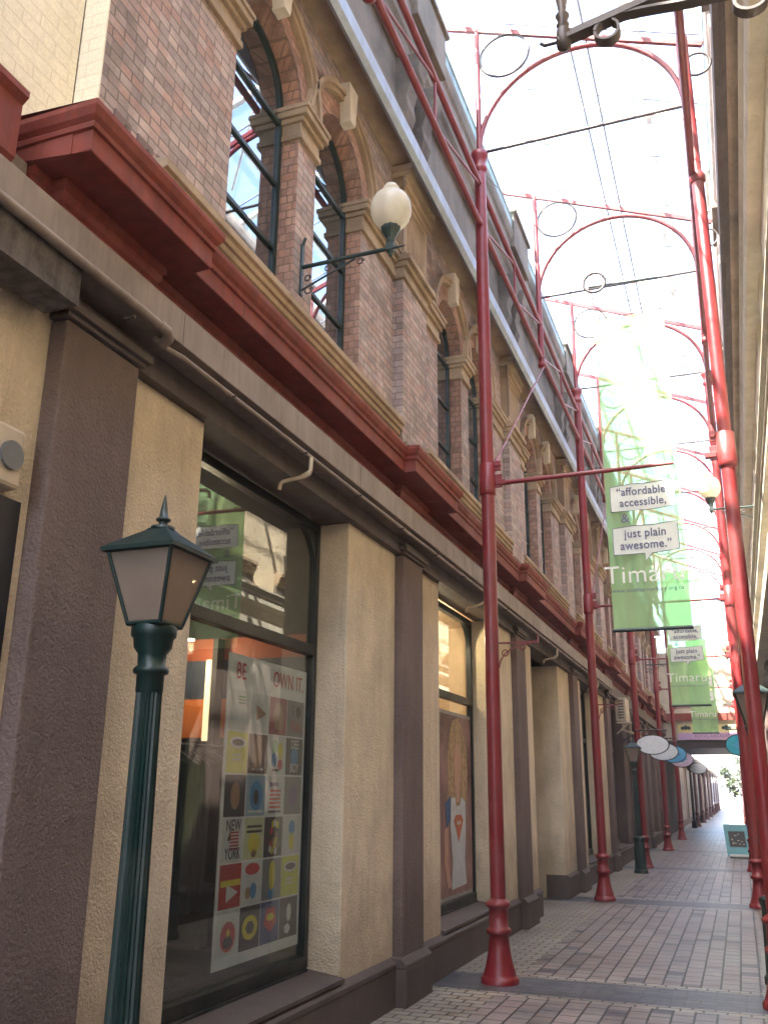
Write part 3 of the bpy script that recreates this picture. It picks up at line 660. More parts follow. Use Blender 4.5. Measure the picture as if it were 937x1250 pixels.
# ------------------------------------------------------------------ red columns
SP_ = 6.818; Y1 = 8.583; XL, XR = -2.118, .118
def column(x, y, side, arm=True):
    o = empty('red_column', (x, y, 0), '-', 'column')
    m = MB(); m.lathe([(0, .165), (.045, .165), (.05, .15), (.08, .14), (.14, .122), (.22, .104), (.30, .092), (.385, .086), (.39, .1), (.405, .11), (.425, .11), (.44, .1), (.445, .085), (.60, .084), (.61, .1), (.625, .11), (.645, .11), (.66, .09), (.68, .07)], (x, y, 0), 32)
    m.build('base', M['post'], o)
    tall = (x > .15)
    m = MB(); m.lathe([(.68, .069), (4.45, .067), (7.55, .066), (8.40, .062)] if not tall else [(.68, .066), (4.45, .062), (7.55, .060), (7.60, .050), (9.33, .047)], (x, y, 0), 28); m.build('shaft', M['post'], o)
    m = MB(); m.lathe([(4.45, .07), (4.46, .082), (4.50, .085), (4.78, .082), (4.79, .07)], (x, y, 0), 28); m.build('collar', M['post'], o)
    cz_ = -.80 if tall else 0
    m = MB(); m.lathe([(z_+cz_, r_) for z_, r_ in [(8.30, .066), (8.33, .085), (8.36, .085), (8.38, .07), (8.46, .075), (8.50, .10), (8.56, .10), (8.57, .06)]] if not tall else [(7.50, .068), (7.52, .078), (7.58, .078), (7.62, .058)], (x, y, 0), 28); m.build('cap', M['post'], o)
    s = side
    m = MB(); m.obox((x+s*.10, y, 4.60), (.05, 0, 0), (0, .012, 0), (0, 0, .07)); m.obox((x+s*.14, y, 4.58), (.05, 0, 0), (0, .03, 0), (0, 0, .025)); m.obox((x+s*.09, y+.0, 4.76), (.05, 0, 0), (0, .012, 0), (0, 0, .05)); m.tube([(x+s*.11, y-.03, 4.78), (x+s*.11, y+.03, 4.78)], .03, 10)
    m.build('bracket', M['post'], o, bevel=.004)
    return o
def small_bracket(o, x, y, s):
    m = MB(); m.strip([(x+s*.07, y, 2.955), (x+s*.45, y, 2.955)], .03, .014, (0, 1, 0))
    m.strip([(x+s*(.07+.3*(1-math.cos(R(t)))), y, 2.72+.22*math.sin(R(t))) for t in range(0, 91, 10)], .02, .01, (0, 1, 0))
    for cx, cz, rr in ((.13, 2.86, .03), (.30, 2.91, .025)): m.tube([(x+s*cx+rr*math.cos(R(t)), y, cz+rr*math.sin(R(t))) for t in range(0, 360, 30)], .006, 6, closed=True)
    m.strip([(x+s*.45, y, 2.93), (x+s*.45, y, 3.03)], .02, .01, (0, 1, 0)); m.build('small_bracket', M['post'], o)
base = column(XL, Y1, 1); small_bracket(base, XL, Y1, 1)
ordw = ['nearest', 'second', 'third', 'fourth', 'fifth']
LG = 'red columns along the left side of the lane'; RG = 'red columns along the right side of the lane'
notes = ['in front of the second shop window', 'beside the recessed doorway, before the second lamp post', 'just behind the second green lamp post', 'beyond the first oval sign', 'just before the bridge building']
for i in range(14):
    y = Y1+SP_*i
    if 38.0 < y < 46: continue
    for s, x, gname in ((1, XL, LG), (-1, XR, RG)):
        if i > 4:
            o = empty('passage_column', (x, y, 0), '-', 'column'); m = MB(); m.lathe([(0, .165), (.05, .15), (.14, .122), (.30, .092), (.39, .1), (.43, .1), (.44, .085), (.60, .084), (.61, .11), (.65, .11), (.68, .069), (3.04, .066)], (x, y, 0), 16); m.build('shaft', M['shaded_post'], o)
        elif i == 0 and s == 1: o = base
        elif s == 1: o = copy_tree(base); o.location = (x, y, 0)
        elif i == 0: o = column(.165, 8.45, -1, True)
        elif i == 1: rbase = column(XR, y, -1); o = rbase
        else: o = copy_tree(rbase); o.location = (x, y, 0)
        o['group'] = gname; o['category'] = 'column'
        sd = 'left' if s == 1 else 'right'
        if i < 5:
            o['label'] = ('%s red column on the left of the lane, %s' % (ordw[i], notes[i])) if s == 1 else ('%s red column along the right of the lane counting the thick near one as first' % ['first', 'second', 'third', 'fourth', 'fifth'][i]) if i else 'thick near red column at the right edge, rising past the first arch'
        else: o['label'] = 'distant red column in painted shade on the %s beyond the bridge building' % sd

# lattice trusses, arch frames ---------------------------------------
H = SP_/2
def truss(x, y):
    o = empty('lattice_truss', (x, y, 7.6), '-', 'truss')
    for z in (7.60, 8.14):
        m = MB(); m.tube([(x, y+.005, z), (x, y+H-.005, z)], .034, 12); m.build('chord', M['post'], o)
    m = MB(); q = H/2
    for a, b in (((0, 7.60), (q, 8.14)), ((q, 8.14), (q, 7.60)), ((q, 7.60), (H, 8.14))): m.tube([(x, y+a[0], a[1]), (x, y+b[0], b[1])], .014, 8)
    m.build('web', M['post'], o); return o
t0 = truss(XL, Y1-2*H)
for s, x in ((1, XL), (-1, XR)):
    for j in range(-3, 9):
        if s == 1 and j == -2: o = t0
        else: o = copy_tree(t0); o.location = (x, Y1+j*H, 7.6)
        sd = 'left' if s == 1 else 'right'
        tag(o, {0: 'lattice truss length leading away from the nearest %s column' % sd, -1: 'lattice truss length just in front of the nearest %s column cap' % sd, 1: 'lattice truss length running into the second %s column' % sd}.get(j, 'one of the %s lattice truss lengths high along the roof line' % sd), 'truss', 'lattice trusses along the %s roof line' % sd)
zb = lambda x: 10.35-.41*(x+2.2)
def frame(y, stubs):
    o = empty('arch_frame', (-1, y, 8.57), '-', 'arch frame')
    r_ = (XR-XL)/2; cx = (XL+XR)/2
    m = MB(); m.tube([(cx-r_*math.cos(R(t)), y, 8.57+r_*math.sin(R(t))) for t in range(0, 181, 6)], .030, 10); m.build('arch', M['post'], o)
    m = MB(); m.tube([(XL, y, 8.57), (XR, y, 8.57)], .018, 8); m.build('tie_rod', M['iron'], o)
    m = MB(); m.obox(((-2.72+.36)/2, y, zb((-2.72+.36)/2)), (1.54, 0, -1.54*.41), (0, .022, 0), (.012, 0, .028)); m.build('beam', M['post'], o)
    for x in (XL, XR):
        m = MB(); m.tube([(x, y, 7.45 if stubs else 8.57), (x, y, zb(x))], [.045 if stubs else .032, .032], 12); u_ = m.build('upright', M['post'], o)
        if stubs: m = MB(); m.lathe([(7.44, .03), (7.45, .055), (7.50, .055), (7.52, .045)], (x, y, 0), 16); m.build('stub_foot', M['post'], u_)
    m = MB(); m.tube([(-1.795+.29*math.cos(R(t)), y, 9.85+.29*math.sin(R(t))) for t in range(0, 360, 10)], .016, 8, closed=True); m.build('ring', M['iron'], o)
    m = MB(); m.tube([(.28+.14*math.cos(R(t)), y, 9.06+.14*math.sin(R(t))) for t in range(0, 360, 12)], .013, 8, closed=True); m.build('small_ring', M['iron'], o)
    return o
fa = frame(Y1, False); fb = frame(Y1+H, True)
for j in range(-2, 9):
    y = Y1+j*H
    if j == 0: o = fa
    elif j == 1: o = fb
    else: o = copy_tree(fa if j % 2 == 0 else fb); o.location = (-1, y, 8.57)
    tag(o, {0: 'red arch frame across the lane standing on the nearest column caps', 1: 'red arch frame carrying a ring at its tie rod, second across the lane', 2: 'third red arch frame, behind the top of the near green banner', -1: 'red arch frame nearest the camera, only its hanging stub showing at the top', -2: 'red arch frame overhead behind the camera'}.get(j, 'one of the far red arch frames beyond the near banner'), 'arch frame', 'red arch frames across the lane')
# stays from bracket to stub
st0 = None
for i in range(4):
    if st0 is None:
        o = empty('stay_rod', (XL, Y1, 4.8), '-', 'stay rod'); st0 = o
        m = MB(); m.tube([(XL+.07, Y1+.03, 4.80), (XL+.03, Y1+H-.02, 7.44)], .011, 8); m.tube([(XL+.07, Y1+.03, 4.80), (XL+.069, Y1+.16, 4.9)], .02, 8); m.build('rod', M['post'], o)
    else: o = copy_tree(st0); o.location = (XL, Y1+SP_*i, 4.8)
    tag(o, ['thin red stay rising from the nearest left column to the hanging stub', 'thin red stay rising from the second left column', 'thin red stay rising from the third left column', 'thin red stay rising from the fourth left column'][i], 'stay rod', 'stay rods on the left columns')
# glass roof
gr = empty('glass_roof', (-1, 20, 10), 'sloping glass roof over the lane with thin glazing bars', 'glass roof')
m = MB(); z0, z1 = zb(-2.72)+.07, zb(.36)+.07
m.quad((-2.72, -4, z0), (.36, -4, z1), (.36, 38, z1), (-2.72, 38, z0)); m.build('glazing', M['roofglass'], gr)
m = MB()
for x in (-1.06, -.86): m.tube([(x, -4, zb(x)+.045), (x, 38, zb(x)+.045)], .014, 6)
for q in range(38): 
    y = -3.6+q*1.1; m.tube([(-2.7, y, zb(-2.7)+.05), (.36, y, zb(.36)+.05)], .010, 6)
m.build('glazing_bars', M['zinc'], gr)
for q in range(20):
    y = -3.2+q*2.2+(.4 if q % 2 else 0)
    m = MB(); m.obox((-1.18, y, zb(-1.18)+.16), (1.5, 0, -1.5*.41), (0, .035, 0), (.012, 0, .03)); m.build('rafter', M['whitepaint'], gr)
for x in (-2.3, -1.75, -.3):
    m = MB(); m.box(x-.03, x+.03, -4, 38, zb(x)+.20, zb(x)+.25); m.build('purlin', M['whitepaint'], gr)
for q in range(9):
    y = -2.5+q*4.4; m = MB(); m.tube([(-2.6, y, zb(-2.6)+.3), (.2, y+3.2, zb(.2)+.3)], .02, 6); m.build('brace', M['whitepaint'], gr)

# ------------------------------------------------------------------ banners
def banner(y, x0, x1, zbm, ztop, label, tsc, armx, zarm):
    o = empty('green_banner', ((x0+x1)/2, y, zbm), label, 'banner', 'green banners hanging over the lane')
    nx, nz = 24, 60; vs = []; fs = []
    for j in range(nz+1):
        for i in range(nx+1):
            u, v = i/nx, j/nz; x = x0+(x1-x0)*u-(.0)*v; z = zbm+(ztop-zbm)*v
            vs.append((x+.01*math.sin(v*5)*(u-.5), y+.055+.014*math.sin(u*7+v*5)*(1-v*.3)+.006*math.sin(u*23+v*9)+.010*math.sin(v*17+u*3)*math.sin(u*3.1), z))
    for j in range(nz):
        for i in range(nx): fs.append((j*(nx+1)+i, j*(nx+1)+i+1, (j+1)*(nx+1)+i+1, (j+1)*(nx+1)+i))
    m = MB(); m.add(vs, fs, True); m.build('cloth', M['banner'], o)
    m = MB(); m.tube([(x0-.01, y+.045, zbm-.01), (x1+.01, y+.045, zbm-.01)], .018, 10); m.build('bottom_rod', M['green'], o)
    m = MB(); m.tube([(x0-.01, y+.045, ztop+.01), (x1+.01, y+.045, ztop+.01)], .004, 6); m.build('top_rod', M['iron'], o)
    W = x1-x0; yy = y+.018
    def P2(u, z): return (x0+W*u, z)
    def sheet(pts, yo, mat, nm, par):
        m = MB(); m.add([(x, yo, z) for x, z in pts]+[(x, yo+.002, z) for x, z in pts], [tuple(range(len(pts))), tuple(range(len(pts), 2*len(pts)))]+[(i, (i+1) % len(pts), len(pts)+(i+1) % len(pts), len(pts)+i) for i in range(len(pts))]); return m.build(nm, mat, par)
    def bub(zc, h, tail, l1, l2):
        pts = [P2(.07, zc-h), P2(.07, zc+h*.86), P2(.35, zc+h*.98), P2(.60, zc+h*.95), P2(.93, zc+h*1.1), P2(.93, zc-h*.85), P2(.62, zc-h)]
        if tail: pts += [P2(.58, zc-h*1.0), P2(.49, zc-h*1.5), P2(.48, zc-h)]
        b_ = sheet(pts, yy, M['bannerwhite'], 'speech_bubble', o)
        m = MB(); m.tube([(a_, yy-.001, c_) for a_, c_ in pts], .004*k, 5, closed=True); m.build('bubble_outline', M['bannertext'], b_)
        text_mesh('lettering', l1, h*.86*tsc, M['bannertext'], b_, (x0+W*.50, yy-.004, zc+h*.40), (1, 0, 0), (0, 0, 1), sx=.88, bold=.0015)
        text_mesh('lettering', l2, h*.86*tsc, M['bannertext'], b_, (x0+W*.50, yy-.004, zc-h*.42), (1, 0, 0), (0, 0, 1), sx=.88, bold=.0015)
    k = W/.69
    bub(4.30 if y < 10 else zbm+1.13, .135*k, False, '\u201caffordable,', 'accessible,')
    bub(3.88 if y < 10 else zbm+.80, .14*k, True, 'just plain', 'awesome.\u201d')
    text_mesh('ampersand', '&', .13*k, M['bannertext'], o, (x0+W*.25, yy-.004, 4.09 if y < 10 else zbm+.965), (1, 0, 0), (0, 0, 1))
    text_mesh('place_name', 'Timaru', .24*k, M['bannerwhite'], o, (x0+W*.45, yy-.004, zbm+.50*k), (1, 0, 0), (0, 0, 1), bold=-.0005)
    text_mesh('web_address', 'www.southcanterbury.org.nz', .052*k, M['bannertext'], o, (x0+W*.48, yy-.004, zbm+.355*k), (1, 0, 0), (0, 0, 1))
    return o
banner(Y1, -.965, -.275, 3.04, 6.25, 'large green banner nearest the camera with speech bubbles and white place name', .95, XL, 4.58)
banner(15.45, -.905, -.322, 2.93, 5.1, 'second green banner, smaller behind the large one, above the lane', .95, XL, 4.58)
banner(22.3, -.90, -.345, 2.90, 5.0, 'third green banner, farthest and partly hidden behind the second', .95, XL, 4.58)
# crossbars on which they hang
for i in range(5):
    y = Y1+SP_*i; x1 = -.31 if i == 0 else XR-.07
    if i == 0:
        o = empty('banner_crossbar', (XL, y, 4.58), '-', 'crossbar')
        m = MB(); m.tube([(XL+.12, y, 4.575), (x1-.35, y, 4.59), (x1, y, 4.592)], [.024, .022, .012], 12); m.build('bar', M['post'], o)
    elif i == 1:
        o = empty('banner_crossbar', (XL, y, 4.58), '-', 'crossbar'); cb1 = o
        m = MB(); m.tube([(XL+.12, y, 4.575), (x1, y, 4.59)], .02, 10); m.build('bar', M['post'], o)
    else: o = copy_tree(cb1); o.location = (XL, y, 4.58)
    tag(o, ['red crossbar from the nearest left column ending at the large banner', 'red crossbar behind the large banner reaching the right columns', 'red crossbar from the third left column crossing the second banner', 'red crossbar from the fourth left column', 'farthest red crossbar before the bridge building'][i], 'crossbar', 'red crossbars between the columns')
# ring + wrapped rod + cables
yr = Y1+H
rg = empty('cable_ring', (-1.305, yr, 8.66), 'round steel ring hung on the second tie rod with cables to the banner', 'ring')
m = MB(); m.tube([(-1.305+.155*math.cos(R(t)), yr-.02, 8.655+.155*math.sin(R(t))) for t in range(0, 360, 12)], .02, 8, closed=True); m.build('ring', M['iron'], rg)
m = MB(); m.tube([(-1.39, yr, 8.60), (-.42, yr, 8.575)], [.028, .022], 10); m.build('green_sleeve', M['green'], rg)
m = MB(); m.tube([(-1.26, yr, 8.5), (-.30, Y1+.045, 6.26)], .006, 6); m.tube([(-1.35, yr, 8.5), (-.95, Y1+.045, 6.26)], .004, 6); m.tube([(-1.40, yr, 8.75), (XL, Y1, 8.35)], .004, 6); m.build('cable', M['iron'], rg)

# ------------------------------------------------------------------ lantern posts
def lantern_post(x, y, label):
    o = empty('lamp_post', (x, y, 0), label, 'lamp post', 'green lantern lamp posts')
    m = MB(); m.lathe([(0, .14), (.06, .14), (.08, .12), (.62, .105), (.66, .12), (.70, .12), (.72, .085)], (x, y, 0), 8); m.build('pedestal', M['green'], o, bevel=.004)
    m = MB(); m.lathe([(.70, .062), (1.0, .058), (1.95, .050)], (x, y, 0), 40, flute=.13); m.build('shaft', M['green'], o)
    m = MB(); m.lathe([(1.95, .050), (1.955, .053), (2.02, .053), (2.025, .066), (2.035, .070), (2.045, .066), (2.055, .054), (2.10, .056), (2.125, .074), (2.16, .078), (2.17, .088), (2.20, .09), (2.215, .082)], (x, y, 0), 28); m.build('neck', M['green'], o)
    b0, b1, zb0, zb1 = .075, .146, 2.215, 2.50
    def sqr(a, z): return [(x-a, y-a, z), (x+a, y-a, z), (x+a, y+a, z), (x-a, y+a, z)]
    lo, hi = sqr(b0, zb0), sqr(b1, zb1)
    fr = MB()
    for i in range(4):
        fr.tube([lo[i], hi[i]], .009, 6); fr.tube([lo[i], lo[(i+1) % 4]], .010, 6); fr.tube([hi[i], hi[(i+1) % 4]], .009, 6)
    fr.add(sqr(b0, zb0-.006)+sqr(b0, zb0+.004), [(0, 1, 2, 3), (4, 5, 6, 7)])
    lt = fr.build('lantern_frame', M['green'], o)
    for i in range(4):
        m = MB(); j = (i+1) % 4; m.quad(lo[i], lo[j], hi[j], hi[i]); m.build('pane', M['lantern'], lt)
    rf = MB(); E0 = sqr(.168, 2.495); E1 = sqr(.168, 2.512); E2 = sqr(.05, 2.60); E3 = sqr(.04, 2.612)
    rf.add(E0+E1+E2+E3, [(0, 1, 2, 3)]+[(a*4+i, a*4+(i+1) % 4, a*4+4+(i+1) % 4, a*4+4+i) for a in range(3) for i in range(4)]+[(12, 13, 14, 15)]); ro = rf.build('lantern_roof', M['green'], o)
    m = MB(); m.lathe([(2.61, .05), (2.62, .05), (2.622, .02), (2.645, .018), (2.648, .03), (2.656, .03), (2.66, .02), (2.70, .014), (2.76, .003)], (x, y, 0), 14); m.build('finial', M['green'], ro)
    return o
lp = lantern_post(-2.12, 3.05, 'large green lamp post with smoky lantern in the left foreground')
o = copy_tree(lp); o.location = (-2.08, 20.7, 0); tag(o, 'small distant green lamp post beside the third left red column', 'lamp post')
o = copy_tree(lp); o.location = (.175, 9.45, 0); tag(o, 'green lamp post among the right red columns near the right edge', 'lamp post')

# ------------------------------------------------------------------ globe lamps on brackets
def globe(x, y, z, s, label, group='globe wall lamps on scroll brackets', L_=.62):
    """wall at x, arm towards s"""
    o = empty('globe_wall_lamp', (x, y, z), label, 'wall lamp', group); GS = 1.22
    G = M['green']
    m = MB(); m.obox((x+s*.008, y, z-.02), (.008, 0, 0), (0, .018, 0), (0, 0, .21)); m.tube([(x+s*.01, y, z+.18), (x+s*.035, y-.01, z+.235)], .012, 8); m.build('wall_plate', G, o)
    m = MB(); m.tube([(x, y, z), (x+s*L_, y, z+.012)], .016, 10); m.tube([(x+s*L_, y, z+.012), (x+s*(L_+.11), y, z+.01)], [.014, .003], 8)
    m.tube([(x+s*.01, y, z-.19), (x+s*.08, y, z-.16), (x+s*.2, y, z-.11), (x+s*.33, y, z-.06), (x+s*.43, y, z-.012)], .008, 8); m.build('arm', G, o)
    for cx, cz, rr in ((.07, -.20, .035), (.06, -.10, .028), (.22, -.05, .028), (.47, -.045, .028)):
        m = MB(); m.tube([(x+s*(cx+rr*(1-t/900)*math.cos(R(t))), y, z+cz+rr*(1-t/900)*math.sin(R(t))) for t in range(0, 420, 24)], .006, 6); m.build('scroll', M['iron'], o)
    cx = x+s*(L_-.0); 
    m = MB(); m.obox((cx, y, z+.02), (.028, 0, 0), (0, .028, 0), (0, 0, .03)); m.lathe([(-.06, .004), (-.05, .014), (-.035, .012), (-.025, .025), (-.01, .028)], (cx, y, z), 12)
    m.lathe([(.05, .022), (.065, .03), (.09, .034), (.12, .05), (.15, .068), (.165, .072), (.18, .072), (.185, .062)], (cx, y, z), 20, flute=.05); m.build('lamp_holder', G, o)
    m = MB(); prof = [(.172, .055), (.20, .085), (.235, .108), (.275, .120), (.31, .121), (.35, .113), (.385, .095), (.41, .068), (.42, .048), (.428, .046), (.436, .052), (.444, .05), (.45, .04), (.465, .036), (.475, .02)]; prof = [(.172+(a-.172)*GS, b*GS) for a, b in prof]
    m.lathe([(a, b) for a, b in prof], (cx, y, z), 32); m.build('globe', M['globe'], o)
    return o
gl = globe(-2.66, 5.27, 5.25, 1, 'cream globe lamp on a green scroll bracket between the first two arched windows', L_=.70)
for i, (y, lab) in enumerate(((14.4, 'globe lamp on the left upper wall hidden near the second column'), (26.2, 'small distant globe lamp on the left, below the large banner'))):
    if i == 0: continue
    o = copy_tree(gl); o.location = (-2.6+.45, y, 4.95); tag(o, lab, 'wall lamp')
gr2 = globe(.60, 12.8, 5.32, -1, 'cream globe lamp on the right beside the upper part of the large banner')
o = copy_tree(gr2); o.location = (.60, 27.3, 5.2); tag(o, 'small globe lamp on the right beside the second green banner', 'wall lamp')

# near scroll bracket, top right
sb = empty('scroll_sign_bracket', (.65, 2.93, 4.4), 'dark wrought iron scroll bracket jutting in at the top right corner', 'bracket')
Yb = 2.93
m = MB(); m.strip([(.62, Yb, 4.62), (-.05, Yb, 4.48), (-.395, Yb, 4.405)], .05, .02, (0, 1, 0)); m.strip([(.62, Yb, 4.645), (-.395, Yb, 4.43)], .012, .03, (0, 1, 0)); m.build('arm', M['iron'], sb)
m = MB()
sp1 = [(-.21+.045*math.cos(R(t)), Yb, 4.395+.045*math.sin(R(t))) for t in range(-20, -300, -20)]
pth = sp1[::-1]; 
def bez(p0, p1, p2, p3, n=14): 
    return [tuple((1-t)**3*a+3*(1-t)**2*t*b+3*(1-t)*t*t*c+t**3*d for a, b, c, d in zip(p0, p1, p2, p3)) for t in [i/n for i in range(n+1)]]
cv = bez((-.255, Yb, 4.40), (-.24, Yb, 4.47), (-.12, Yb, 4.455), (0, Yb, 4.44))+bez((0, Yb, 4.44), (.14, Yb, 4.42), (.26, Yb, 4.43), (.33, Yb, 4.40))[1:]
sp2 = [(.30+.055*math.cos(R(t)), Yb, 4.365+.05*math.sin(R(t))) for t in range(55, -230, -20)]
m.strip([(-.21+.045*math.cos(R(t)), Yb, 4.395+.045*math.sin(R(t))) for t in range(60, -190, -15)][::-1][::-1], .045, .010, (0, 1, 0))
m.strip(cv, .045, .012, (0, 1, 0)); m.strip(sp2, .045, .012, (0, 1, 0)); m.build('scroll', M['iron'], sb)
m = MB(); m.lathe([(-.045, .01), (-.03, .028), (-.0, .03), (.05, .026), (.06, .018), (.075, .026), (.09, .016), (.12, .028), (.14, .014), (.20, .022), (.24, .012)], (-.375, Yb, 4.41), 14); m.tube([(-.395, Yb, 4.41), (-.45, Yb, 4.41), (-.465, Yb, 4.425)], .007, 6); m.build('finial', M['iron'], sb)

# ------------------------------------------------------------------ oval hanging signs
def oval(x, y, z, a, bz, mat, label, art=None, link=-1):
    o = empty('oval_sign', (x, y, z), label, 'sign', 'oval shop signs hung across the lane')
    def el(sx, sz, yo, th): 
        n = 36; p = [(x+sx*math.cos(2*math.pi*i/n), y+yo, z+sz*math.sin(2*math.pi*i/n)) for i in range(n)]; q = [(u, v+th, w) for u, v, w in p]; return p+q, [tuple(range(n)), tuple(range(n, 2*n))]+[(i, (i+1) % n, n+(i+1) % n, n+i) for i in range(n)]
    m = MB(); m.add(*el(a, bz, 0, .03)); m.build('rim', M['ink'], o)
    m = MB(); m.add(*el(a*.93, bz*.91, -.006, .006)); m.build('face', mat, o)
    if art is not None:
        m = MB(); m.add(*el(a*.3, bz*.35, -.012, .005)); m.add(*el(a*.5, bz*.12, -.0115, .005)); m.build('emblem', art, o)
    m = MB(); m.tube([(x+link*(-a*.9), y+.015, z+bz+.10), (x+link*(a+.02), y+.015, z+bz+.10)], .014, 8); m.tube([(x-.2, y+.015, z+bz*.8), (x-.2, y+.015, z+bz+.1)], .006, 6); m.tube([(x+.2, y+.015, z+bz*.8), (x+.2, y+.015, z+bz+.1)], .006, 6); m.build('hanger', M['iron'], o)
    return o
M['sw'] = flat('sign_white', (.68, .70, .72), .4); M['sb'] = flat('sign_blue', (.10, .36, .58), .4); M['st'] = flat('sign_teal', (.03, .33, .42), .4); M['sp'] = flat('sign_lilac2', (.55, .42, .52), .4); M['bl2'] = flat('deep_blue', (.02, .12, .32), .4)
oval(-1.77, 21.9, 2.62, .37, .22, M['sw'], 'plain white oval sign, first of the left row of ovals')
oval(-1.78, 25.2, 2.60, .38, .23, M['sw'], 'white oval sign tucked behind the first white oval')
oval(-1.78, 29.2, 2.68, .38, .25, M['sb'], 'blue oval sign on the left, third in the row', M['bl2'])
oval(-1.78, 33.2, 2.66, .39, .26, M['sp'], 'pale lilac oval sign on the left, fourth in the row', M['sb'])
oval(-1.82, 47.5, 2.7, .40, .26, M['sw'], 'small grey white oval sign deep in the passage')
oval(.06, 22.3, 2.62, .30, .235, M['st'], 'teal oval sign hanging from the right columns', M['sb'], link=1)

# A-board
ab2 = empty('sandwich_board', (-.2, 27, 0), 'teal sandwich board with black centre panel on the paving near the right columns', 'sandwich board')
def slab(y0, y1, x0, x1, z0, z1, t):
    return [(x0, y0, z0), (x1, y0, z0), (x1, y1, z1), (x0, y1, z1)], t
m = MB(); xa, xb = -.48, .10
def tilt(mb, u0, u1, v0, v1, off, th):
    X0, X1 = xa+(xb-xa)*u0, xa+(xb-xa)*u1; n = Vector((0, -.95, .3)).normalized()
    def pt(X, v): return Vector((X-.06*v*1.0, 26.75+.28*v, .04+.76*v))
    c = [pt(X0, v0), pt(X1, v0), pt(X1, v1), pt(X0, v1)]; a = [p+n*off for p in c]; b = [p+n*(off-th) for p in c]
    mb.add(a+b, [(0, 1, 2, 3), (4, 5, 6, 7)]+[(i, (i+1) % 4, 4+(i+1) % 4, 4+i) for i in range(4)])
tilt(m, 0, 1, 0, 1, 0, .02); m.build('board', flat('aboard_teal', (.09, .28, .31), .4), ab2)
m = MB(); tilt(m, .16, .86, .28, .78, .008, .006); bp_ = m.build('black_panel', M['ink'], ab2)
m = MB(); 
for q in range(14):
    u = .24+random.random()*.5; v = .34+random.random()*.36; tilt(m, u, u+.06, v, v+.02, .012, .003)
m.build('print', M['beige'], bp_)
m = MB(); m.box(-.42, .13, 26.5, 26.56, .0, .09); m.box(-.42, .13, 26.5, 27.4, 0, .03); m.build('foot', M['white'], ab2)
m = MB(); m.obox((-.22, 27.22, .42), (.28, 0, 0), (0, .008, 0), (0, -.14, .38)); m.build('rear_panel', M['sb'], ab2)

# a/c unit and awning arm on the far left front
ac = empty('air_conditioner', (-2.5, 23.5, 3.3), 'pale air conditioner box high on the wall beyond the cream shop fronts', 'air conditioner')
m = MB(); m.box(-2.62, -2.38, 22.6, 23.4, 3.2, 3.75); m.build('housing', M['beige'], ac, bevel=.01)
m = MB()
for q in range(7): m.box(-2.56, -2.42, 22.594, 22.599, 3.26+q*.065, 3.29+q*.065)
m.build('grille', M['darktrim'], ac)
m = MB(); m.tube([(-2.6, 22.5, 3.15), (-2.25, 22.5, 3.15)], .02, 8); m.tube([(-2.6, 22.5, 2.9), (-2.3, 22.5, 3.15)], .015, 8); m.build('support', M['beige'], ac)
hd = empty('door_hood', (-2.45, 24.4, 3.0), 'small pale sloping hood above a doorway on the left', 'awning')
m = MB(); m.obox((-2.45, 24.4, 3.02), (.17, 0, -.06), (0, .8, 0), (0, 0, .02)); m.build('sheet', M['beige'], hd)
m = MB(); m.tube([(-2.6, 23.65, 2.8), (-2.31, 23.65, 2.96)], .012, 6); m.tube([(-2.6, 25.15, 2.8), (-2.31, 25.15, 2.96)], .012, 6); m.build('arm', M['iron'], hd)

# black poles beyond the bridge
for i, (yy, xx) in enumerate(((47.6, -2.2), (58, -2.25), (68, -2.3))):
    o = empty('black_pole', (xx, yy, 0), ['black pole standing where the bridge passage ends', 'black pole farther along beyond the passage', 'farthest black pole on the left beyond the passage'][i], 'pole', 'black poles beyond the bridge building')
    m = MB(); m.lathe([(0, .13), (.3, .13), (.35, .07), (2.6, .055)], (xx, yy, 0), 14); m.build('shaft', M['ink'], o)
    m = MB(); m.lathe([(2.6, .08), (2.62, .1), (2.9, .2), (3.05, .05)], (xx, yy, 0), 4); m.build('lantern', M['iron'], o)

# tree at the far right
tr = empty('leafy_tree', (.1, 52, 0), 'dark leafy tree leaning in from the right beyond the passage', 'tree')
def barkm(): return paint('bark', (.09, .07, .05), .9, .3, .3, 8)
m = MB(); m.tube([(.45, 52, 0), (.42, 52, .9), (.25, 52, 1.6), (.0, 52, 2.4)], [.09, .075, .06, .03], 8); m.tube([(.4, 52, 1.2), (.1, 51.6, 1.8), (-.3, 51.3, 2.1)], [.04, .03, .015], 6); m.tube([(.3, 52, 1.5), (.4, 52.5, 2.4)], [.04, .015], 6); m.build('trunk', barkm(), tr)
def leafm():
    m, nt, b, N, L = newmat('leaves'); n = noise(N, L, 3, 3); L(ramp(N, L, n, [(.3, (.02, .035, .02)), (.7, (.07, .10, .04))]), b.inputs['Base Color']); b.inputs['Roughness'].default_value = .5; return m
m = MB()
for q in range(1500):
    cl = random.choice([(.2, 52, 2.6, .6), (-.2, 51.6, 2.3, .55), (-.55, 51.4, 2.0, .4), (.4, 52, 1.9, .45), (-.3, 51.5, 1.6, .35), (.1, 52, 3.2, .5), (-.7, 51.5, 2.6, .3)])
    d = Vector((random.gauss(0, 1), random.gauss(0, 1), random.gauss(0, 1))).normalized()*cl[3]*random.random()**.5
    c = Vector(cl[:3])+d; a = Vector((random.uniform(-1, 1), random.uniform(-1, 1), random.uniform(-1, 1))).normalized(); b = a.orthogonal().normalized(); s = random.uniform(.05, .11)
    m.add([c-a*s, c+b*s*.45, c+a*s, c-b*s*.45], [(0, 1, 2, 3)])
m.build('crown', leafm(), tr)

